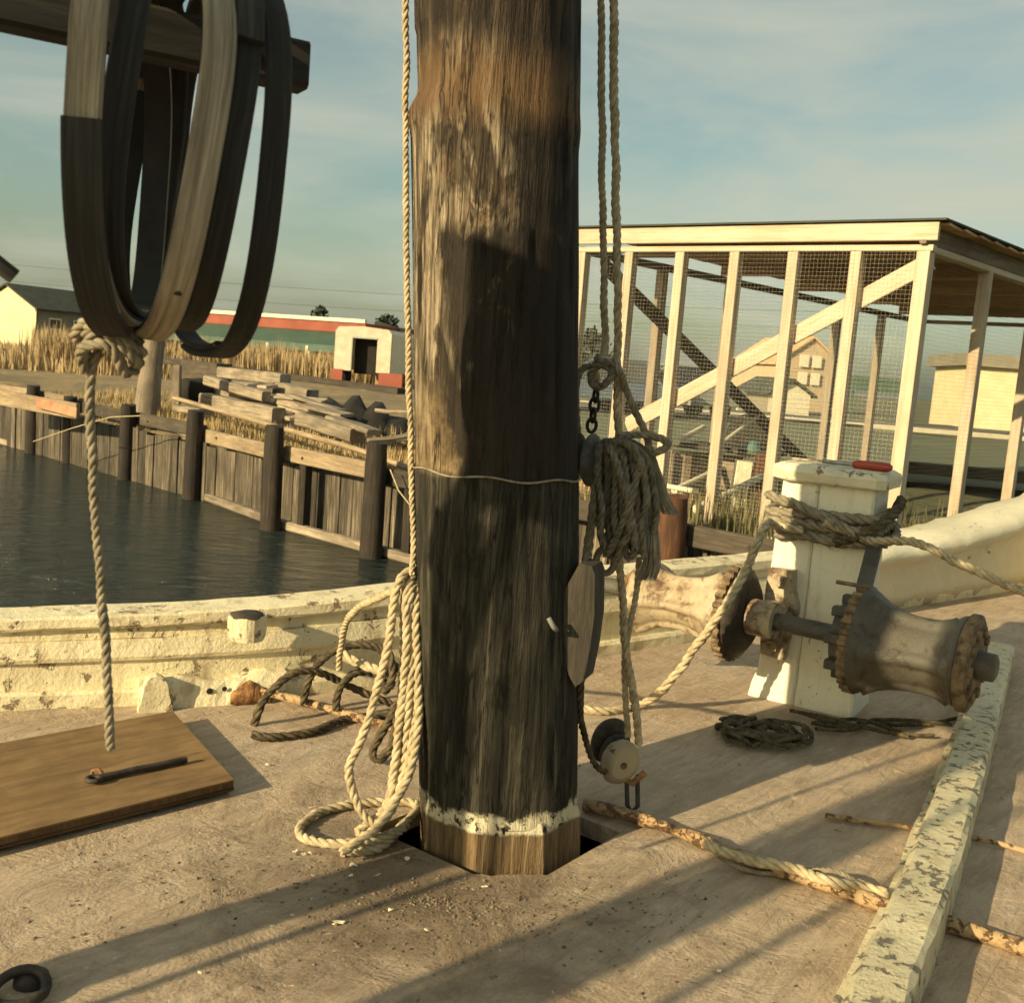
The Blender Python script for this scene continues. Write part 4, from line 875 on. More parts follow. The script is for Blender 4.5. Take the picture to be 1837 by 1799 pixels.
def sup(t): return (abs(math.cos(t))**2.6 + abs(math.sin(t))**2.6)**(-1/2.6)
def hoop(label, cx, cy, Y, rad, psi, tilt, wd, th, mat, lap=0, strap=False):
    C = G(cx, cy, Y); v = Vector((C.x, C.y, 0)).normalized(); r = Vector((v.y, -v.x, 0))
    a = r*math.cos(psi) + v*math.sin(psi); e = v*math.cos(psi) - r*math.sin(psi)
    rot = Matrix.Rotation(tilt, 4, v); a = rot @ a; e = rot @ e; u = rot @ Vector((0, 0, 1)); n = 72; rings = []
    for k in range(n+9):
        t = 2*math.pi*k/n + lap; s = 1 + (.0 if k < n else .0); rr = rad + (th*1.05*(k/(n+8)) )
        rr *= 1 + .012*math.sin(2*t+lap)
        d = e*math.cos(t) + u*math.sin(t); rr *= sup(t); c = C + d*rr; wv = a*(.004*math.sin(3*t))
        ww = wd/2; x = th/2; kk = .003
        rings.append([c + wv + a*p + d*q for p, q in ((-ww+kk, -x), (ww-kk, -x), (ww, -x+kk), (ww, x-kk), (ww-kk, x), (-ww+kk, x), (-ww, x-kk), (-ww, -x+kk))])
    mb = MB(); mb.loft(rings, smooth=False)
    h = mb.build('mast_hoop', mat, origin=C); tag(h, label, 'mast hoop', 'mast hoops hung on the beam')
    if mat == 'hoop':                            # dark inner face: shade inside the hoop is painted on
        rr2 = []
        for k in range(72):
            t = 2*math.pi*k/72 + lap; d = e*math.cos(t) + u*math.sin(t); rr = (rad + th*1.05*(k/80))*(1+.012*math.sin(2*t+lap)) - th/2; rr = (rr+th/2)*sup(t)-th/2; c = C + d*(rr-.0012) + a*(.004*math.sin(3*t)); ww = wd*.49
            rr2.append([c + a*p + d*q for p, q in ((-ww, -.001), (ww, -.001), (ww, .001), (-ww, .001))])
        mb = MB(); mb.loft(rr2, smooth=False); mb.build('greased_inner_face', 'hooptar', h)
    if strap:                                    # lap of the bent wood, coloured dark for the shade there
        rr2 = []
        for k in range(24):
            t = math.pi + .06 + k*.055; d = e*math.cos(t) + u*math.sin(t); c = C + d*((rad+th*.55*(1+k/40))*sup(t)+th*.95); x = th*.42; ww = wd*.53
            rr2.append([c + a*p + d*q for p, q in ((-ww, -x), (ww, -x), (ww, x), (-ww, x))])
        mb = MB(); mb.loft(rr2, smooth=False); mb.build('lapped_end', 'hoopdark', h)
    for t in (lap+.35, lap+.55, lap+3.3):
        d = e*math.cos(t) + u*math.sin(t); mb = MB(); mb.lathe([(0, .006), (.003, .005)], C + d*(rad*sup(t)+th*1.0), d, n=8); mb.build('rivet', 'iron', h)
    return h
h1_ = hoop('leftmost wooden hoop, its pale strap hanging straight down from the beam', 226, 262, 1.46, .232, R(-11), R(-1), .040, .011, 'hoop', 3.5, True)
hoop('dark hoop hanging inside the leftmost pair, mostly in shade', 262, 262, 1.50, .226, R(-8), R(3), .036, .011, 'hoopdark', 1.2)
hoop('pale sunlit hoop in the middle, curving forward to the lower left', 290, 284, 1.50, .238, R(12), R(5), .039, .011, 'hoop', .6)
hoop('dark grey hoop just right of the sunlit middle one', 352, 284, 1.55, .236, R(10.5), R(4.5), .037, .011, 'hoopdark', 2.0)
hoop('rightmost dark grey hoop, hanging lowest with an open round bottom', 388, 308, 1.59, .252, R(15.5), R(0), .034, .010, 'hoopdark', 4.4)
# lashing and the line that hangs from it
mb = MB(); kc = G(196, 590, 1.44)
for s in range(4):
    pts = []
    for k in range(9):
        a = k*.8 + s; pts.append(kc + Vector((.035*math.cos(a)+random.uniform(-.01, .01), .03*math.sin(a), -.02*s*.6 + .02*math.sin(a*1.7) + random.uniform(-.008, .008))))
    strands(mb, spline(pts, .015), .0075)
tag(mb.build('lashing', 'ropegrey', origin=kc), 'grey lashing knotted round the bottom of the hoops', 'rope')
rope('hanging_line', 'rope hanging from the hoops down in front of the hatch cover', [G(186, 590, 1.44), G(172, 630, 1.44), G(160, 680, 1.45), G(163, 760, 1.46), G(166, 860, 1.47), G(175, 960, 1.48), G(181, 1060, 1.49), G(190, 1160, 1.5), G(195, 1250, 1.51), G(198, 1344, 1.52)], .0070, 'ropegrey')
# unseen gear added aft of the camera, left side; its shadows stripe the deck
sp_ = tag(MB().beam((-1.85, .02, 0), (-1.90, .0, 3.2), .17, .17, up=(.736, .677, 0), ch=.02).build('boom_crutch', 'beamwood', origin=(-1.85, .02, 0)), 'stout wooden boom crutch standing on the afterdeck', 'post')
for i, (x, y, r) in enumerate(((-1.75, .25, .013), (-1.62, .72, .011), (-1.66, -.08, .012))):
    rope('shroud', ['tarred shroud nearest the gallows post, aft on the port side', 'tarred shroud next to the boom crutch, forward side', 'tarred shroud next to the boom crutch, after side'][[1, 0, 2][i]], [(x, y, 0), (x-.01, y, 1.2), (x-.03, y+.01, 3.0)], r, 'ropedark', group='shrouds on the afterdeck')
c = P(34, 1782, .008); rb_ = thing('ring_bolt', 'dark iron ring bolt on deck at the lower left corner', 'ring bolt', c)
mb = MB(); mb.tube([c + Vector((.042*math.cos(a), .042*math.sin(a), .006+.012*max(0, math.sin(a)))) for a in [2*math.pi*k/22 for k in range(22)]], .009, n=8, closed=True); mb.build('ring', 'iron', rb_)
mb = MB(); mb.lathe([(-.01, .03), (.006, .028), (.012, .012)], c + Vector((0, .045, 0)), (0, 0, 1), n=16); mb.build('base', 'iron', rb_)
# paint chips and litter round the mast foot
mb = MB()
for (x, y, s) in ((530, 1527, 9), (545, 1532, 7), (557, 1530, 6), (632, 1552, 13), (630, 1570, 10), (730, 1540, 12), (608, 1654, 14), (600, 1658, 9), (478, 1372, 9), (700, 1632, 6), (765, 1668, 9), (870, 1590, 8), (1190, 1478, 7), (1290, 1742, 7), (560, 1570, 5), (360, 1745, 6)):
    c = P(x, y, .004); s_ = s*.0006; n = 6; a0 = random.uniform(0, 6)
    poly = [c + Vector((s_*1.5*random.uniform(.4, 1.1)*math.cos(a0+k), s_*.8*random.uniform(.4, 1.1)*math.sin(a0+k), random.uniform(-.002, .003))) for k in range(n)]
    mb.prism(poly, (0, 0, .0022))
o = mb.build('paint_chips', 'chip'); o['kind'] = 'stuff'; o['label'] = 'white paint chips scattered on deck round the mast foot'; o['category'] = 'paint chips'
mb = MB(); vs2 = []; f2 = []
for k in range(900):
    a = random.uniform(0, 6.28); q = abs(random.gauss(0, .30)); c = Vector((-.10+q*math.cos(a)*1.5, 2.06+q*math.sin(a)*.5, .0008))
    if (c-MC).length < .25: continue
    s_ = random.uniform(.0015, .0065); b0 = len(vs2); n5 = 5; st = random.uniform(.5, 1); ro = random.uniform(0, 3)
    for t in range(n5):
        x_, y_ = s_*random.uniform(.5, 1.2)*math.cos(t*1.256), s_*st*random.uniform(.5, 1.2)*math.sin(t*1.256); vs2.append(c + Vector((x_*math.cos(ro)-y_*math.sin(ro), x_*math.sin(ro)+y_*math.cos(ro), 0)))
    vs2.append(c + Vector((0, 0, s_*random.uniform(.3, .8)))); f2 += [[b0+t, b0+(t+1) % n5, b0+n5] for t in range(n5)]
mb.add(vs2, f2); o = mb.build('grit', 'gritmat'); o['kind'] = 'stuff'; o['label'] = 'dark grit and splinters strewn round the mast foot'; o['category'] = 'debris'
# ================================================================== SHORE, LEFT
def timber(label, p0, p1, w_, h_, mat='grey', nm='timber', cat='timber', grp='timbers piled on the quay'):
    mb = MB(); mb.beam(p0, p1, w_, h_, ch=.02, segs=4, jit=.012); return tag(mb.build(nm, mat, origin=p0), label, cat, grp)
timber('top pale timber of the pile, lying flat at the back', G(398, 668, 20), G(512, 682, 18.5), .22, .2)
timber('broad grey timber below the topmost one', G(365, 692, 18.5), G(505, 724, 17.0), .24, .24)
timber('pale timber slanting across the middle of the pile', G(372, 682, 17.5), G(478, 712, 16.2), .16, .16)
timber('long grey timber at the front of the pile', G(368, 720, 17), G(500, 748, 15.6), .24, .26)
timber('short pale timber at the right end of the pile', G(502, 716, 16.4), G(584, 736, 15.6), .16, .18)
timber('squat grey block of timber behind the slanting one', G(500, 700, 17.5), G(560, 714, 17.0), .26, .26)
timber('grey timber lying on the ground right of the pile', G(540, 752, 14.8), G(640, 782, 13.6), .2, .18)
timber('pale board tilted up on the ground timber', G(596, 750, 14.3), G(672, 776, 13.4), .22, .07)
timber('thin grey board lying nearest the mast, upper', G(676, 736, 14.5), G(780, 745, 14.2), .14, .05)
timber('thin pale board lying nearest the mast, lower', G(660, 790, 13.0), G(790, 775, 13.4), .12, .05)
timber('rotten beam across the ground behind the second piling', G(305, 762, 14.5), G(420, 800, 13.2), .2, .12)
timber('pale plank lying flat behind the wale left of the pile', G(322, 732, 16), G(370, 740, 15.4), .25, .10)
ords = ['leftmost', 'second', 'third', 'fourth', 'fifth', 'sixth', 'seventh', 'eighth', 'ninth', 'tenth', 'eleventh', 'twelfth', 'thirteenth', 'fourteenth']
for k in range(14):
    f = k/13; x0 = 368 + 175*f + random.uniform(-5, 5); y0 = 690 + 40*f + random.uniform(-16, 16); Y0 = 18.6 - 3.2*f; ln = random.uniform(45, 110)
    dy = random.uniform(.05, .42)*ln; mb = MB(); a = G(x0, y0, Y0); b = G(x0+ln, y0+dy, Y0-random.uniform(.3, 1.4)); mb.beam(a, b, random.uniform(.10, .22), random.uniform(.03, .06), up=(random.uniform(-.4, .4), random.uniform(-.3, .3), 1), ch=.004)
    tag(mb.build('loose_board', 'bleach', origin=a), ('leftmost bleached loose board on the timber pile' if k == 0 else 'bleached loose board on the timber pile, %s from the left' % ords[k]), 'board', 'bleached loose boards on the timber pile')
# long pole lying along the quay
mb = MB(); mb.tube([G(312, 714, 14.6), G(420, 744, 13.4), G(540, 778, 12.2), G(640, 806, 11.4), G(740, 842, 10.6)], .032, n=9); tag(mb.build('pole', 'wale', origin=G(312, 714, 14.6)), 'long pale pole lying along the quay edge behind the pilings', 'pole')
# black tarpaulin heap behind the timbers
c = G(642, 735, 16.0); mb = MB(); rings = []
for i in range(17):
    f = i/16; h = (.62+.12*math.sin(i*1.9))*math.sin(math.pi*min(1, f*.8+.12)); x = (f-.5)*1.9
    rings.append([Vector((c.x+x, c.y+yy, QZ - .02 + h*max(0, (1-abs(yy)/.9))**.6 + random.uniform(-.025, .025))) for yy in (-.9, -.6, -.25, .1, .45, .9)] + [Vector((c.x+x, c.y, QZ-.1))])
mb.loft(rings); tag(mb.build('tarpaulin_heap', 'black', origin=(c.x, c.y, QZ)), 'black tarpaulin heap between the timber pile and the mast', 'tarpaulin')
# old track / low dark wall line behind
mb = MB(); mb.beam(G(240, 640, 24), G(720, 702, 21.0), .3, .12); tag(mb.build('long_beam', 'waledark', origin=G(300, 640, 24)), 'long dark beam lying in front of the reeds', 'beam')
mb = MB(); mb.beam(G(320, 662, 23.6), G(402, 672, 22.6), .4, .45); tag(mb.build('dark_crate', 'waledark', origin=G(360, 668, 23)), 'dark box sitting under the long beam beyond the pole stump', 'box')
# stump of a utility pole
mb = MB(); mb.tube([P(262, 752, QZ) + Vector((0, 0, -.1)), G(268, 690, P(262, 752, QZ).y), G(280, 590, P(262, 752, QZ).y), G(288, 520, P(262, 752, QZ).y)], [.22, .17, .145, .14], n=14); tag(mb.build('utility_pole', 'grey', origin=P(262, 752, QZ)), 'weathered grey pole standing on shore below the hoops', 'pole')
mb = MB(); mb.beam(G(318, 700, 17.5)-Vector((0, 0, .3)), G(318, 655, 17.5), .12, .12); tag(mb.build('stake', 'grey', origin=G(318, 700, 17.5)), 'short grey stake right of the utility pole', 'stake')
mb = MB(); mb.lathe([(-.05, .02), (0, .22), (.4, .24), (.45, .2)], G(332, 702, 17.8), (.5, .8, 0), n=18); tag(mb.build('drum_barrel', 'black', origin=G(332, 702, 17.8)), 'dark barrel on its side left of the timber pile', 'barrel')
# painted plank on the bulkhead, far left
mb = MB(); mb.beam(G(-40, 706, 16.1), G(140, 738, 14.6), .06, .22); tag(mb.build('fender_plank', 'wale', origin=G(60, 715, 15.4)), 'pale plank with red paint traces fixed along the far left bulkhead', 'plank')
mb = MB(); mb.beam(G(66, 722, 15.0), G(138, 741, 14.45), .02, .14); tag(mb.build('red_plank', plain('faded_red', (.34, .13, .07), (.44, .26, .15), s=4, rough=.8), origin=G(100, 730, 14.7)), 'faded red board on the face of the pale far left plank', 'plank')
# guy wire to the bulkhead
mb = MB(); mb.tube([G(60, 792, 15.2), G(130, 768, 14.3), G(200, 748, 13.6), G(252, 746, 13.2)], .007, n=5); tag(mb.build('line', 'rope', origin=G(60, 792, 15.2)), 'thin pale line slung between pilings at left', 'line')
mb = MB(); mb.tube([G(700, 842, 10.3), G(715, 880, 10.2), G(735, 905, 10.1), G(752, 925, 10.0)], .008, n=5); tag(mb.build('line', 'rope', origin=G(700, 842, 10.3)), 'thin pale line drooping from the piling nearest the mast', 'line')

# reeds and dry grass (beyond counting)
def blades(name, label, cat, n, place, h0, h1, mat, wd=.02):
    mb = MB(); vs2 = []; f2 = []
    for k in range(n):
        p = place(); h = random.uniform(h0, h1)*(1+.45*mnoise.noise(Vector((p.x*.5, p.y*.3, 0)))+.2*mnoise.noise(Vector((p.x*2, p.y, 4)))); a = random.uniform(0, 6.28); d = Vector((math.cos(a), math.sin(a), 0)); ln = d.cross(Vector((0, 0, 1)))*random.uniform(-.25, .25)*h
        b = len(vs2); vs2 += [p - d*wd/2, p + d*wd/2, p + ln*.4 + Vector((0, 0, h*.6)) + d*wd*.35, p + ln*.4 + Vector((0, 0, h*.6)) - d*wd*.35, p + ln + Vector((0, 0, h))]
        f2 += [[b, b+1, b+2, b+3], [b+3, b+2, b+4]]
    mb.add(vs2, f2); o = mb.build(name, mat, stuff=True); o['label'] = label; o['category'] = cat; return o
M['reed'] = plain('dry_reed', (.28, .20, .10), (.43, .325, .18), s=.9, rough=.9, bs=0, coord='World')
M['drygrass'] = plain('dry_grass', (.26, .19, .085), (.45, .33, .16), s=1.5, rough=.9, bs=0, coord='World')
def reed_place():
    x = random.uniform(60, 735); Y = random.uniform(44, 58); p = G(x, 640, Y); p.z = QZ+.05; return p
blades('reed_bed', 'tall golden dry reeds in front of the long building', 'reeds', 15000, reed_place, .45, 1.35, 'reed', .05)
def reed_left():
    x = random.uniform(-60, 330); Y = random.uniform(30, 52); p = G(x, 640, Y); p.z = QZ+.05; return p
blades('reed_bed', 'dry golden grass before the small cream house', 'reeds', 8000, reed_left, .15, .6, 'reed', .04)
def reed_clump():
    a = random.gauss(0, 1); p = G(172, 640, 33) + Vector((a*.9, random.uniform(-1.5, 1.5), 0)); p.z = QZ+.05; return p
blades('reed_clump', 'tall clump of golden reeds beside the cream house', 'reeds', 1500, reed_clump, .7, 1.5, 'reed', .035)
def verge():
    t = random.uniform(1.2, 15); o = random.uniform(.35, 1.0)**1 + abs(random.gauss(0, 1.2)); p = bulk(t, o, 0); p.z = gz(t, o)-.02; return p
blades('quay_grass', 'short dry grass along the top of the quay', 'grass', 14000, verge, .04, .22, 'drygrass', .012)
M['weed'] = plain('green_weed', (.06, .07, .03), (.22, .18, .085), s=3, rough=.9, bs=0, coord='World')
def weed():
    t = random.uniform(-6.5, .4); o = random.uniform(.4, 2.6); p = bulk(t, o, 0); p.z = gz(t, o)-.02; return p
blades('quay_weeds', 'dark weeds along the quay under the wire shed', 'weeds', 9000, weed, .05, .36, 'weed', .014)

# small cream house, far left
def gable_house(name, label, c, fx, wid, dep, wh, rh, wallm, sidem, roofm, wins=True, eave=.25):
    """c: near lower corner; fx: direction of the gable wall; depth runs square to it, away"""
    fx = Vector(fx).normalized(); fy = Vector((-fx.y, fx.x, 0))
    if fy.y < 0: fy = -fy
    c = Vector(c); h = thing(name, label, 'house', c); U = Vector((0, 0, 1))
    mb = MB(); gl = [c, c + fx*wid, c + fx*wid + U*wh, c + fx*wid/2 + U*(wh+rh), c + U*wh]
    mb.prism(gl, fy*.15); wl = mb.build('gable_wall', wallm, h)
    mb = MB(); n_b = int(wh/.2)
    for i in range(n_b): mb.beam(c - fy*.012 + U*(.1+i*.2), c + fx*wid - fy*.012 + U*(.1+i*.2), .02, .19, up=U, ch=.006)
    mb.build('clapboards', wallm, wl, stuff=True)
    mb = MB(); mb.prism([p + fy*dep for p in gl], fy*.15); mb.build('gable_wall', wallm, h)
    for s in (0, 1):
        o = c + fx*(wid if s else 0); mb = MB(); mb.prism([o, o + fy*(dep+.1), o + fy*(dep+.1) + U*wh, o + U*wh], fx*(-.14 if s else .14)); sw = mb.build('side_wall', sidem, h)
        if wins:
            for q in (.16, .38, .62, .84):
                ww = o + fy*(dep*q) + U*(wh*.55) + fx*(.03 if s else -.03)
                mb = MB(); mb.beam(ww - fy*.42, ww + fy*.42, .06, 1.25, up=U); wn = mb.build('window', M['white'], h)
                for z in (-.3, .3):
                    mb = MB(); mb.beam(ww - fy*.34 + U*z + fx*(.02 if s else -.02), ww + fy*.34 + U*z + fx*(.02 if s else -.02), .06, .50, up=U); mb.build('pane', M['pane'], wn)
    for s in (-1, 1):
        rd0 = c + fx*wid/2 + U*(wh+rh+.04); ed = c + fx*(wid/2 + s*(wid/2+eave)) + U*(wh - rh*eave/(wid/2) + .04)
        mb = MB(); mb.prism([rd0 - fy*.2, ed - fy*.2, ed - fy*.2 + U*.1, rd0 - fy*.2 + U*.1], fy*(dep+.55)); mb.build('roof', roofm, h)
    return h
M['pane'] = plain('window_pane', (.02, .025, .025), (.05, .055, .05), s=1, rough=.15, bs=0)
M['creamwall'] = plain('cream_wall', (.62, .53, .31), (.72, .62, .38), s=2, rough=.8, bs=.1)
M['greywall'] = plain('grey_wall', (.20, .18, .13), (.26, .235, .17), s=2, rough=.8, bs=.1)
M['darkroof'] = plain('dark_roof', (.030, .036, .026), (.055, .062, .045), s=2, rough=.85, bs=.2)
hc = G(64, 628, 58); hc.z = QZ
gable_house('small_house', 'small cream clapboard house with dark roof, far left behind the hoops', hc, (-.9, .44, 0), 4.6, 7.5, 2.35, 1.15, 'creamwall', 'greywall', 'darkroof')

# long building with red and green roof
M['green'] = plain('green_metal', (.035, .075, .055), (.05, .10, .07), s=.6, rough=.6, bs=.05)
M['redroof'] = plain('red_roof', (.22, .055, .035), (.30, .085, .05), s=.6, rough=.8, bs=.1)
def at_h(x, Y, z): p = G(x, 600, Y); p.z = z; return p
def topz(x, y, Y): return G(x, y, Y).z
la_, lb_ = at_h(120, 92, QZ), at_h(655, 80, QZ)
lbld = thing('long_shed', 'long low building with white-edged red roof above a green awning', 'building', lb_)
U = Vector((0, 0, 1)); dL = (lb_-la_).normalized(); nL = Vector((dL.y, -dL.x, 0))
zt_ = topz(655, 574, 80)
mb = MB(); mb.beam(la_ + U*(zt_), lb_ + U*(zt_), .3, .28, up=U); mb.build('roof_edge', 'white', lbld)
mb = MB(); mb.prism([la_ + U*(zt_-.95) , lb_ + U*(zt_-.95), lb_ + U*(zt_-.14), la_ + U*(zt_-.14)], -nL*8); mb.build('upper_roof', 'redroof', lbld)
mb = MB(); mb.prism([la_ + U*(zt_-.96) + nL*.0, lb_ + U*(zt_-.96), lb_ + U*(zt_-2.0) + nL*2.2, la_ + U*(zt_-2.0) + nL*2.2], U*-.08); mb.build('awning', 'green', lbld)
mb = MB(); mb.prism([la_ + U*(zt_-2.5) + nL*2.22, lb_ + U*(zt_-2.5) + nL*2.22, lb_ + U*(zt_-1.98) + nL*2.22, la_ + U*(zt_-1.98) + nL*2.22], nL*-.05); mb.build('fascia', 'green', lbld)
mb = MB(); mb.prism([la_, lb_, lb_ + U*(zt_-.9), la_ + U*(zt_-.9)], -nL*7.8); mb.build('wall', 'darkwood', lbld)
for k in range(9):
    f = .04 + k*.12; c = along(la_, lb_, f) + nL*2.1; mb = MB(); mb.beam(c, c + U*(zt_-2.1), .3, .3); mb.build('post', 'white', lbld)
# little service hut beyond the roof end
mb = MB(); q = at_h(668, 84, QZ); mb.prism([q, q+Vector((3, .5, 0)), q+Vector((3, .5, 3.2)), q+Vector((.2, 0, 4.0))], (0, 4, 0)); tag(mb.build('dark_gable', 'darkroof', origin=q), 'dark sloping roof end behind the long red roofed building', 'roof')

# box truck
M['truckwhite'] = plain('truck_white', (.46, .38, .28), (.60, .52, .39), s=3, rough=.7, bs=.1)
tb = at_h(602, 40, QZ); tY = 40.0
trk = thing('box_truck', 'old cream box truck seen from the rear, dark doorway open, red chassis', 'truck', tb)
fx = Vector((1, -.12, 0)).normalized(); fy = Vector((.12, 1, 0)).normalized(); W_ = 2.15; z0 = .62; z1 = G(640, 585, 40).z - QZ
def tp(x, y, z): return tb + fx*x + fy*y + Vector((0, 0, z))
prof = [(0, z0), (.66, z0), (.66, z1-.45), (1.62, z1-.45), (1.62, z0), (W_, z0), (W_, z1-.22), (W_-.12, z1-.06), (W_/2, z1), (.12, z1-.06), (0, z1-.22)]
for a, b in (((0, .64)), (1.62, W_)):
    mb = MB(); mb.prism([tp(a, 0, z0), tp(b, 0, z0), tp(b, 0, z1-.45), tp(a, 0, z1-.45)], fy*.08); mb.build('rear_panel', 'truckwhite', trk)
mb = MB(); mb.prism([tp(0, 0, z1-.45), tp(W_, 0, z1-.45), tp(W_, 0, z1-.22), tp(W_-.12, 0, z1-.06), tp(W_/2, 0, z1), tp(.12, 0, z1-.06), tp(0, 0, z1-.22)], fy*.1); mb.build('rear_header', 'truckwhite', trk)
mb = MB(); mb.prism([tp(.64, .5, z0-.1), tp(1.62, .5, z0-.1), tp(1.62, .5, z1-.45), tp(.64, .5, z1-.45)], fy*.05); mb.build('doorway', 'black', trk)
mb = MB(); mb.beam(tp(.64, -.01, z1-.42), tp(1.62, -.01, z1-.42), .04, .06); mb.build('door_frame', 'steel', trk); mb = MB(); mb.beam(tp(.66, -.01, z0), tp(.66, -.01, z1-.45), .04, .05, up=fx); mb.build('door_frame', 'steel', trk)
mb = MB(); mb.prism([tp(W_-.02, 0.08, z0), tp(W_-.02, 5, z0), tp(W_-.02, 5, z1-.22), tp(W_-.02, .08, z1-.22)], fx*.04); mb.build('side_panel', M['white'], trk); mb = MB(); mb.prism([tp(0, 0.08, z0), tp(0, 5, z0), tp(0, 5, z1-.22), tp(0, .08, z1-.22)], fx*.04); mb.build('side_panel', M['white'], trk)
mb = MB(); mb.prism([tp(W_, .1, z1-.22), tp(W_-.12, .1, z1-.06), tp(W_/2, .1, z1), tp(.12, .1, z1-.06), tp(0, .1, z1-.22)], fy*4.9); mb.build('roof', M['white'], trk)
mb = MB(); mb.beam(tp(-.08, .06, .44), tp(.35, .06, .44), .2, .42); mb.build('bumper', 'redroof', trk); mb = MB(); mb.beam(tp(1.75, .06, .36), tp(W_+.5, .06, .36), .2, .55); mb.build('bumper', 'redroof', trk)
for x in (.2, 1.9):
    mb = MB(); mb.lathe([(0, .30), (.03, .40), (.24, .40), (.27, .3)], tp(x-.13, 1.0, .40), fx, n=22); w_ = mb.build('tyre', 'black', trk)
    mb = MB(); mb.lathe([(0, .2), (.02, .16)], tp(x-.15, 1.0, .40), fx, n=14); mb.build('hub', 'steel', w_)
mb = MB(); mb.lathe([(0, .13), (.35, .16), (.4, .12)], G(650, 700, 36), (1, .1, 0), n=12); tag(mb.build('white_sack', 'white', origin=G(650, 700, 36)), 'white sack lying below the truck doorway', 'sack')

# far trees
def tree(label, x, yb, yt, Y, wd, mat, nl=900):
    b = at_h(x, Y, QZ); h = topz(x, yt, Y)-QZ; t = thing('tree', label, 'tree', b, 'trees on the skyline')
    mb = MB(); mb.tube([b, b + U*h*.4 + Vector((.1, 0, 0)), b + U*h*.85], [h*.035, h*.025, h*.008], n=8)
    for k in range(7):
        a = random.uniform(0, 6.28); z = h*random.uniform(.35, .8); mb.tube([b + U*z, b + U*(z+h*.1) + Vector((math.cos(a), math.sin(a), 0))*wd*.3], [h*.014, h*.004], n=5)
    mb.build('trunk', 'darkwood', t); mb = MB(); vs2 = []; f2 = []
    for k in range(nl):
        z = random.random(); rr = wd*.5*math.sqrt(max(0, 1-(2*z-1)**2))*(.75+.5*math.sin(z*9+wd)*.4)*random.random()**.4; a = random.uniform(0, 6.28)
        c = b + Vector((rr*math.cos(a), rr*math.sin(a), h*(.22+.78*z))) + Vector([random.gauss(0, wd*.04) for _ in range(3)]); s = h*random.uniform(.02, .05)
        d1 = Vector([random.gauss(0, 1) for _ in range(3)]).normalized(); d2 = d1.orthogonal().normalized(); q = len(vs2)
        vs2 += [c - d1*s - d2*s*.4, c + d1*s - d2*s*.5, c + d1*s*.3 + d2*s, c - d1*s*.7 + d2*s*.6]; f2.append([q, q+1, q+2, q+3])
    mb.add(vs2, f2); mb.build('crown', mat, t)
M['leafdark'] = plain('dark_foliage', (.025, .035, .022), (.05, .06, .04), s=2, rough=.9, bs=0)
tree('dark bushy tree on the skyline just left of the mast', 694, 600, 568, 120, 4.6, 'leafdark')
tree('small dark tree top above the red roof', 573, 560, 552, 110, 3.6, 'leafdark', 600)
tree('blue-green cedar right behind the mast, left of the shed', 1062, 700, 596, 60, 3.2, 'leafdark', 1100)

# ================================================================== WIRE SHED, RIGHT
SA = Vector((2.885, 8.0, 0)); e1 = Vector((-.796, .606, 0)); e2 = Vector((.68, .733, 0)); W1, W2 = 3.05, 7.6; ZT = 2.22
def sp3(a, b, z): p = SA + e1*a + e2*b; return Vector((p.x, p.y, z))
shed = thing('wire_shed', 'open shed frame of pale new lumber covered with wire mesh, flat roof', 'shed', (SA.x, SA.y, QZ))
mb = MB(); mb.beam(sp3(-.10, -.03, ZT+.10), sp3(W1+.10, -.03, ZT+.095), .045, .135); mb.build('fascia_board', 'newwood', shed)
mb = MB(); mb.beam(sp3(-.06, .03, ZT-.015), sp3(W1+.06, .03, ZT-.015), .09, .045); mb.build('top_plate', 'newwood', shed)
for i in range(7):
    a = W1*i/6; wd = .10 if i in (0, 6) else .088
    mb = MB(); mb.beam(sp3(a, .03, QZ-.05), sp3(a, .03, ZT-.04), wd, .088 if i else .10, up=e2, ch=.004); mb.build('post', 'newwood', shed)
mb = MB(); mb.beam(sp3(-.02, .10, ZT-.10), sp3(2.48, .10, .66), .035, .135, up=(0, 0, 1)); mb.build('brace', 'newwood', shed)
# side walls
for i in range(1, 7):
    b = W2*i/6
    mb = MB(); mb.beam(sp3(0, b, QZ-.05), sp3(0, b, ZT-.04), .09, .09, up=e2, ch=.004); mb.build('post', 'newwood', shed)
    mb = MB(); mb.beam(sp3(W1, b, QZ-.05), sp3(W1, b, ZT-.04), .09, .09, up=e2, ch=.004); mb.build('post', 'newwood', shed)
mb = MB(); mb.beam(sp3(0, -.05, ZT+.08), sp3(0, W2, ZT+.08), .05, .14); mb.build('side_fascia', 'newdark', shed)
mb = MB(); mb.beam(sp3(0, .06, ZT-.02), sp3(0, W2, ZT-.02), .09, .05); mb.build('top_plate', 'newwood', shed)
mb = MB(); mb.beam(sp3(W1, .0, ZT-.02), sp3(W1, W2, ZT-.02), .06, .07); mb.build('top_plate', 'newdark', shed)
mb = MB(); mb.beam(sp3(0, W2, ZT-.02), sp3(W1, W2, ZT-.02), .09, .05); mb.build('top_plate', 'newwood', shed)
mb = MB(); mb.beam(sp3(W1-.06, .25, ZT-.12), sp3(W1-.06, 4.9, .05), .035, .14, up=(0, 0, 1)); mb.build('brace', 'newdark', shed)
mb = MB(); mb.beam(sp3(-.05, .03, QZ-.01), sp3(W1, .03, QZ-.01), .14, .05); mb.build('sill', 'newwood', shed)
for i in range(24):
    b0 = W2*i/24; mb = MB(); mb.beam(sp3(-.14, b0+W2/48, ZT+.155), sp3(W1+.12, b0+W2/48, ZT+.155), W2/24-.012, .02, up=(0, 0, 1), ch=.002); mb.build('roof_board', 'roofboard', shed)
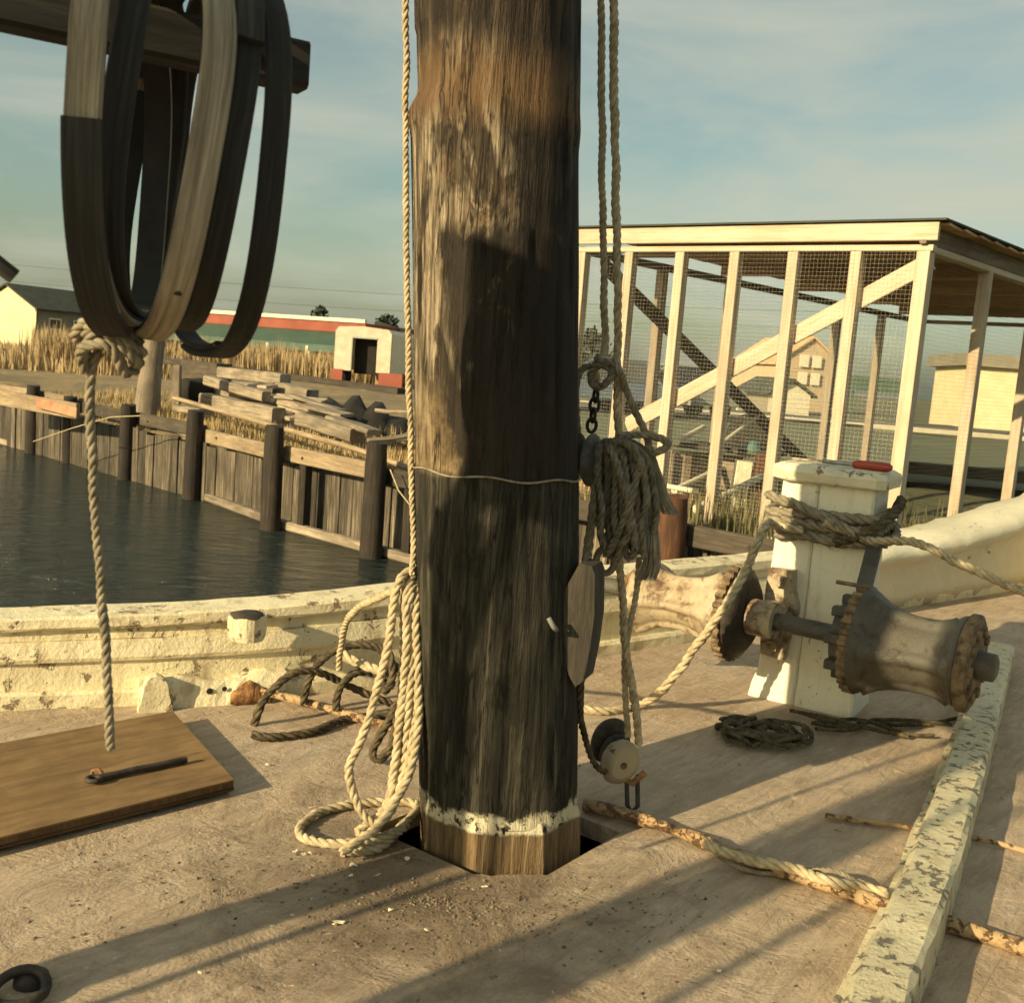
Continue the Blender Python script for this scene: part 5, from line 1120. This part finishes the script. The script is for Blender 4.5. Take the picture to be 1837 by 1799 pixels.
for i in range(5):
    b0 = .8 + 1.5*i; mb = MB(); mb.beam(sp3(.02, b0, ZT+.08), sp3(W1-.02, b0, ZT+.08), .04, .13); mb.build('rafter', 'roofboard', shed)
mb = MB(); mb.add([sp3(-.16, -.10, ZT+.185), sp3(W1+.14, -.10, ZT+.185), sp3(W1+.14, W2+.1, ZT+.185), sp3(-.16, W2+.1, ZT+.185)], [[0, 1, 2, 3]]); 
mb = MB(); mb.prism([sp3(-.16, -.08, ZT+.172), sp3(W1+.14, -.08, ZT+.172), sp3(W1+.14, W2+.1, ZT+.172), sp3(-.16, W2+.1, ZT+.172)], (0, 0, .015)); mb.build('roof_felt', 'darkroof', shed)
c = sp3(1.75, .2, ZT+.19); mb = MB(); mb.beam(c, c + e1*.32, .12, .03); mb.build('roof_scrap', 'newdark', shed)
# wire mesh: thin square wires on three walls
M['wire'] = plain('galvanised_wire', (.26, .25, .21), (.36, .34, .29), s=5, rough=.5, bs=0, metal=.5)
mb = MB(); vs2 = []; f2 = []
def wire(p, q, r=.0006):
    d = (q-p).normalized(); a = d.orthogonal().normalized()*r; b = d.cross(a); k = len(vs2)
    for o in (p, q): vs2.extend([o + a, o - a*.5 + b*.87, o - a*.5 - b*.87])
    f2.extend([[k, k+1, k+4, k+3], [k+1, k+2, k+5, k+4], [k+2, k, k+3, k+5]])
ms = .032
for (f, ln, dv) in ((lambda s, z: sp3(s, -.018, z), W1, ms), (lambda s, z: sp3(-.045, s, z), W2, ms), (lambda s, z: sp3(W1+.047, s, z), W2, ms)):
    for i in range(int(ln/dv)+1): wire(f(i*dv, QZ), f(i*dv, ZT))
    z = QZ
    while z < ZT: wire(f(0, z), f(ln, z)); z += dv
mb.add(vs2, f2); o = mb.build('wire_mesh', 'wire', shed, stuff=True)

# things inside and beyond the shed
def pipe(label, a, b, r=.035, mat='white'):
    mb = MB(); mb.tube([a, along(a, b, .5), b], r, n=10); d = (b-a).normalized(); mb.lathe([(0, r*1.2), (.05, r*1.2), (.055, r*.7)], a - d*.03, d, n=12); return tag(mb.build('white_pipe', mat, origin=a), label, 'pipe', 'white pipes stored in the shed')
pipe('white pipe low in the shed, its capped end pointing at the windlass', G(1252, 912, 9.4), G(1385, 846, 10.6), .035)
pipe('white pipe rising above the shed table at left', G(1215, 792, 11.0), G(1262, 766, 12.0), .028)
pipe('white pipe leaning in the middle of the shed', G(1290, 800, 10.8), G(1366, 742, 12.4), .028)
pipe('white pipe low behind the second shed post', G(1212, 878, 10.4), G(1310, 832, 11.4), .03)
pipe('thin white pipe at the left foot of the shed', G(1196, 872, 10.0), G(1250, 882, 9.6), .025)
# workbench
tbz = topz(1290, 800, 11.2)
bench = thing('workbench', 'grey workbench standing inside the wire shed', 'bench', G(1280, 880, 11.2))
mb = MB(); mb.beam(G(1190, 792, 11.6), G(1400, 815, 11.0), .6, .05); mb.build('bench_top', 'waledark', bench)
for x in (1200, 1290, 1390):
    q = G(x, 806, 11.3); mb = MB(); mb.beam((q.x, q.y, QZ-.05), (q.x, q.y, q.z), .07, .07); mb.build('leg', 'grey', bench)
mb = MB(); q = G(1230, 840, 11.35); mb.beam(G(1185, 838, 11.5), G(1330, 850, 11.2), .04, .38); mb.build('apron_panel', 'grey', bench)
mb = MB(); q = G(1325, 870, 10.8); mb.beam((q.x, q.y, QZ-.05), (q.x+.03, q.y, q.z+.25), .16, .16); tag(mb.build('white_post', 'white', origin=(q.x, q.y, QZ)), 'white stub post standing in the shed below the bench', 'post')
mb = MB(); q = G(1350, 812, 10.9); mb.lathe([(0, .08), (.05, .10), (.11, .06), (.13, .02)], q, (0, 0, 1), n=14, lump=.15); tag(mb.build('blue_bundle', plain('blue_green_cloth', (.05, .10, .085), (.09, .16, .13), s=8), origin=q), 'small blue-green bundle on the shed bench', 'bundle')
mb = MB(); q = G(1372, 850, 10.7); mb.beam((q.x, q.y, QZ-.05), (q.x, q.y, q.z+.2), .2, .2); tag(mb.build('wooden_crate', 'rustpile', origin=(q.x, q.y, QZ)), 'brown wooden crate standing on end by the shed bench', 'crate')
q = G(1338, 782, 13.0); mb = MB(); mb.lathe([(0, .20), (.04, .27), (.16, .27), (.2, .20)], q, (.5, .85, 0), n=24); tag(mb.build('tyre', 'black', origin=q), 'black tyre standing beyond the shed bench', 'tyre')
mb = MB(); mb.beam(sp3(-.4, 2.2, QZ+.06), sp3(-4.5, 1.2, QZ+.06), .2, .12); tag(mb.build('kerb_log', 'waledark', origin=sp3(-.4, 2.2, QZ)), 'dark log lying on the ground at the right edge of the shed', 'log')
mb = MB(); mb.beam(G(1630, 838, 13.5), G(1860, 858, 13.0), .3, .14); tag(mb.build('log', 'darkwood', origin=G(1640, 838, 13.5)), 'brown log lying across the yard right of the shed corner post', 'log')

# far road, field strips, low causeway with railing
M['asphalt'] = plain('asphalt', (.085, .080, .066), (.13, .122, .10), s=3, rough=.9, bs=.1, coord='World')
M['field'] = plain('green_field', (.075, .088, .045), (.12, .125, .065), s=.3, rough=.95, bs=.2, coord='World')
def strip(name, x0, y0, x1, y1, wdt, z, mat):
    a = P(x0, y0, z); b = P(x1, y1, z); d = (b-a).normalized(); nn = Vector((-d.y, d.x, 0)); mb = MB()
    mb.add([a, b, b+nn*wdt, a+nn*wdt], [[0, 1, 2, 3]]); return struct(mb.build(name, mat))
strip('field', 700, 790, 2600, 940, 20, QZ+.20, 'field')
strip('road', 900, 722, 2400, 815, 6, QZ+.225, 'asphalt')
M['curb'] = plain('pale_kerb', (.42, .38, .27), (.52, .47, .34), s=3, rough=.9, bs=.1)
mb = MB(); a, b = P(1040, 722, QZ+.2), P(2100, 808, QZ+.2); mb.beam(a, b, .22, .16); tag(mb.build('road_kerb', 'curb', origin=a), 'pale kerb line along the road beyond the shed', 'kerb')
rl = thing('causeway_railing', 'long low white railing on a causeway seen through the shed', 'railing', at_h(1120, 95, QZ))
ca, cb = at_h(1010, 98, 0), at_h(1420, 84, 0); zr = topz(1120, 655, 95)
mb = MB(); mb.beam(Vector((ca.x, ca.y, zr)), Vector((cb.x, cb.y, zr)), .3, .30, up=U); mb.build('top_rail', 'white', rl)
for k in range(26):
    q = along(ca, cb, k/25); mb = MB(); mb.beam((q.x, q.y, zr-.95), (q.x, q.y, zr-.1), .16, .3); mb.build('baluster', 'white', rl)
mb = MB(); mb.beam(Vector((ca.x, ca.y, zr-1.35)), Vector((cb.x, cb.y, zr-1.35)), 3, .9, up=U); mb.build('causeway_wall', 'grey', rl)
mb = MB(); q0, q1 = at_h(1150, 60, topz(1150, 690, 60)), at_h(1330, 56, topz(1330, 705, 56)); mb.prism([Vector((q0.x, q0.y, QZ)), Vector((q1.x, q1.y, QZ)), q1, q0], (0, .4, 0)); tag(mb.build('board_fence', 'roofboard', origin=(q0.x, q0.y, QZ)), 'low brown board fence beyond the shed', 'fence')
# gabled house on the right
M['brickish'] = plain('tan_shingle', (.42, .32, .20), (.52, .41, .26), s=5, rough=.85, bs=.2)
hq = at_h(1400, 62, QZ)
gh_ = gable_house('gabled_house', 'tan gabled house seen through the middle of the shed', at_h(1400, 62, QZ), (.97, .22, 0), 4.2, 6, 2.7, 1.5, 'brickish', 'brickish', 'roofboard', wins=False)
for z in (1.9, 2.9):
    for x in (1.6, 2.4):
        q = at_h(1400, 62, QZ) + Vector((.97, .22, 0))*x + Vector((.05, -.15, z)); mb = MB(); mb.beam(q - Vector((.28, .06, 0)), q + Vector((.28, .06, 0)), .05, .7); mb.build('window', 'white', gh_)
gable_house('white_cottage', 'little white cottage front below the tan house', at_h(1394, 46, QZ), (.96, .25, 0), 1.9, 3, 1.0, .55, 'white', 'greywall', 'darkroof', wins=False)
bw_ = at_h(1745, 44, QZ); mb = MB(); zt2 = topz(1790, 660, 44)
yb_ = thing('yellow_building', 'pale yellow building at the right edge behind the shed', 'building', bw_)
mb.prism([bw_, bw_+Vector((6, -.8, 0)), bw_+Vector((6, -.8, zt2-QZ)), bw_+Vector((0, 0, zt2-QZ))], (.6, 5, 0)); mb.build('wall', 'creamwall', yb_)
mb = MB(); mb.prism([bw_+Vector((-.3, -.3, zt2-QZ)), bw_+Vector((6.3, -1.1, zt2-QZ)), bw_+Vector((6.3, -1.1, zt2-QZ+.5)), bw_+Vector((-.3, -.3, zt2-QZ+.5))], (.6, 5.6, 0)); mb.build('parapet', 'greywall', yb_)

# parked cars
def car(name, label, c, ang, col1, Lc=4.4, Wc=1.75, Hc=1.42, kind='sedan'):
    f = Vector((math.cos(ang), math.sin(ang), 0)); s = Vector((-f.y, f.x, 0)); t = thing(name, label, 'car' if kind != 'pickup' else 'pickup truck', c, 'vehicles beyond the shed')
    def q(x, y, z): return Vector(c) + f*x + s*y + U*z
    mt = plain('car_paint_'+label[:10].replace(' ', '_'), col1, tuple(v*1.15 for v in col1), s=2, rough=.3, bs=0)
    L2 = Lc/2; hb = .86
    prof = [(-L2, .38), (-L2, .72), (-L2+.12, hb), (L2-1.2, hb), (L2-.15, .78), (L2, .62), (L2, .36)] if kind == 'sedan' else [(-L2, .45), (-L2, .95), (.1, .95), (L2-1.2, .98), (L2-.12, .92), (L2, .7), (L2, .42)]
    mb = MB(); rings = []
    for y in (-1, -.92, .92, 1):
        k = .04 if abs(y) == 1 else 0; rings.append([q(x*(1-k*.3), y*Wc/2, z - (k if z > .6 else -k*.5)) for x, z in prof])
    mb.loft(rings, smooth=False); body = mb.build('body', mt, t)
    cab = [(-L2+.7, hb-.02), (-L2+1.15, Hc), (.35, Hc), (1.05, hb-.02)] if kind == 'sedan' else [(-.1, .93), (0, 1.65), (.85, 1.65), (1.35, .93)]
    mb = MB(); mb.loft([[q(x, y*Wc*(.44 if z < 1.2 else .40), z) for x, z in cab] for y in (-1, 1)], smooth=False); gh = mb.build('glasshouse', M['pane'], t)
    zc = cab[1][1]; mb = MB(); mb.beam(q(cab[1][0]-.02, 0, zc+.01), q(cab[2][0]+.02, 0, zc+.01), Wc*.82, .05, up=U); mb.build('roof', mt, gh)
    for y in (-1, 1):
        for i0, i1 in ((0, 1), (3, 2)): mb = MB(); mb.beam(q(cab[i0][0], y*Wc*.435, cab[i0][1]), q(cab[i1][0], y*Wc*.40, cab[i1][1]), .05, .07); mb.build('pillar', mt, gh)
    for x in (-L2*.62, L2*.64):
        for y in (-1, 1):
            mb = MB(); mb.lathe([(0, .24), (.02, .31), (.17, .31), (.19, .24)], q(x, y*(Wc/2-.02)-(.0 if y < 0 else .17) + (0 if y < 0 else 0), .31) - (s*0), s, n=18); wh = mb.build('wheel', 'black', t)
            mb = MB(); mb.lathe([(0, .15), (.015, .12)], q(x, y*(Wc/2+.0), .31), s*y, n=12); mb.build('hubcap', 'steel', wh)
    for y in (-1, 1):
        mb = MB(); mb.lathe([(0, .09), (.02, .08)], q(L2, y*Wc*.36, .64), f, n=12); mb.build('headlight', M['white'], t)
    mb = MB(); mb.beam(q(L2+.04, -Wc/2, .46), q(L2+.04, Wc/2, .46), .08, .12); mb.build('bumper', 'steel', t)
    mb = MB(); mb.beam(q(-L2-.04, -Wc/2, .46), q(-L2-.04, Wc/2, .46), .08, .12); mb.build('bumper', 'steel', t)
    return t
def on(x, y): p = P(x, y, QZ+.2); return p
car('parked_car', 'pale grey parked car left of centre behind the shed frame', on(1190, 745), R(200), (.22, .22, .20))
car('parked_car', 'dark blue low car farthest left behind the hanging rope', on(1085, 740), R(170), (.05, .07, .10))
# sign-like dark awning and utility poles with wires
q0 = at_h(1540, 40, topz(1560, 690, 40)); cano = thing('canopy', 'dark green canopy on thin posts right of the tan house', 'canopy', q0)
mb = MB(); mb.beam(q0, q0 + Vector((2.4, .1, 0)), .5, .55, up=U); mb.build('roof', 'green', cano)
for xx in (.05, 2.3):
    mb = MB(); mb.beam(q0 + Vector((xx, 0, -2.3)), q0 + Vector((xx, 0, -.2)), .08, .08); mb.build('post', 'green', cano)
def wire_run(label, a, b, sag, r=.012):
    mb = MB(); pts = [along(a, b, k/24) - Vector((0, 0, sag*4*(k/24)*(1-k/24))) for k in range(25)]; mb.tube(pts, r, n=4); return tag(mb.build('overhead_wire', 'iron', origin=a), label, 'wire', 'overhead wires')
wire_run('upper overhead wire crossing the sky left of the mast', at_h(-300, 120, topz(-300, 440, 120)), at_h(1500, 100, topz(1500, 560, 100)), 1.2, .02)
wire_run('lower overhead wire crossing the sky left of the mast', at_h(-300, 120, topz(-300, 470, 120)), at_h(1500, 100, topz(1500, 590, 100)), 1.2, .02)

for o in bpy.data.objects:
    if '_o' in o.keys(): del o['_o']
sc.render.engine = 'CYCLES'
sc.cycles.max_bounces = 5; sc.cycles.diffuse_bounces = 3; sc.cycles.glossy_bounces = 3; sc.cycles.transmission_bounces = 2; sc.cycles.caustics_reflective = False; sc.cycles.caustics_refractive = False
sc.cycles.use_denoising = True; sc.cycles.use_adaptive_sampling = True; sc.cycles.adaptive_threshold = .03
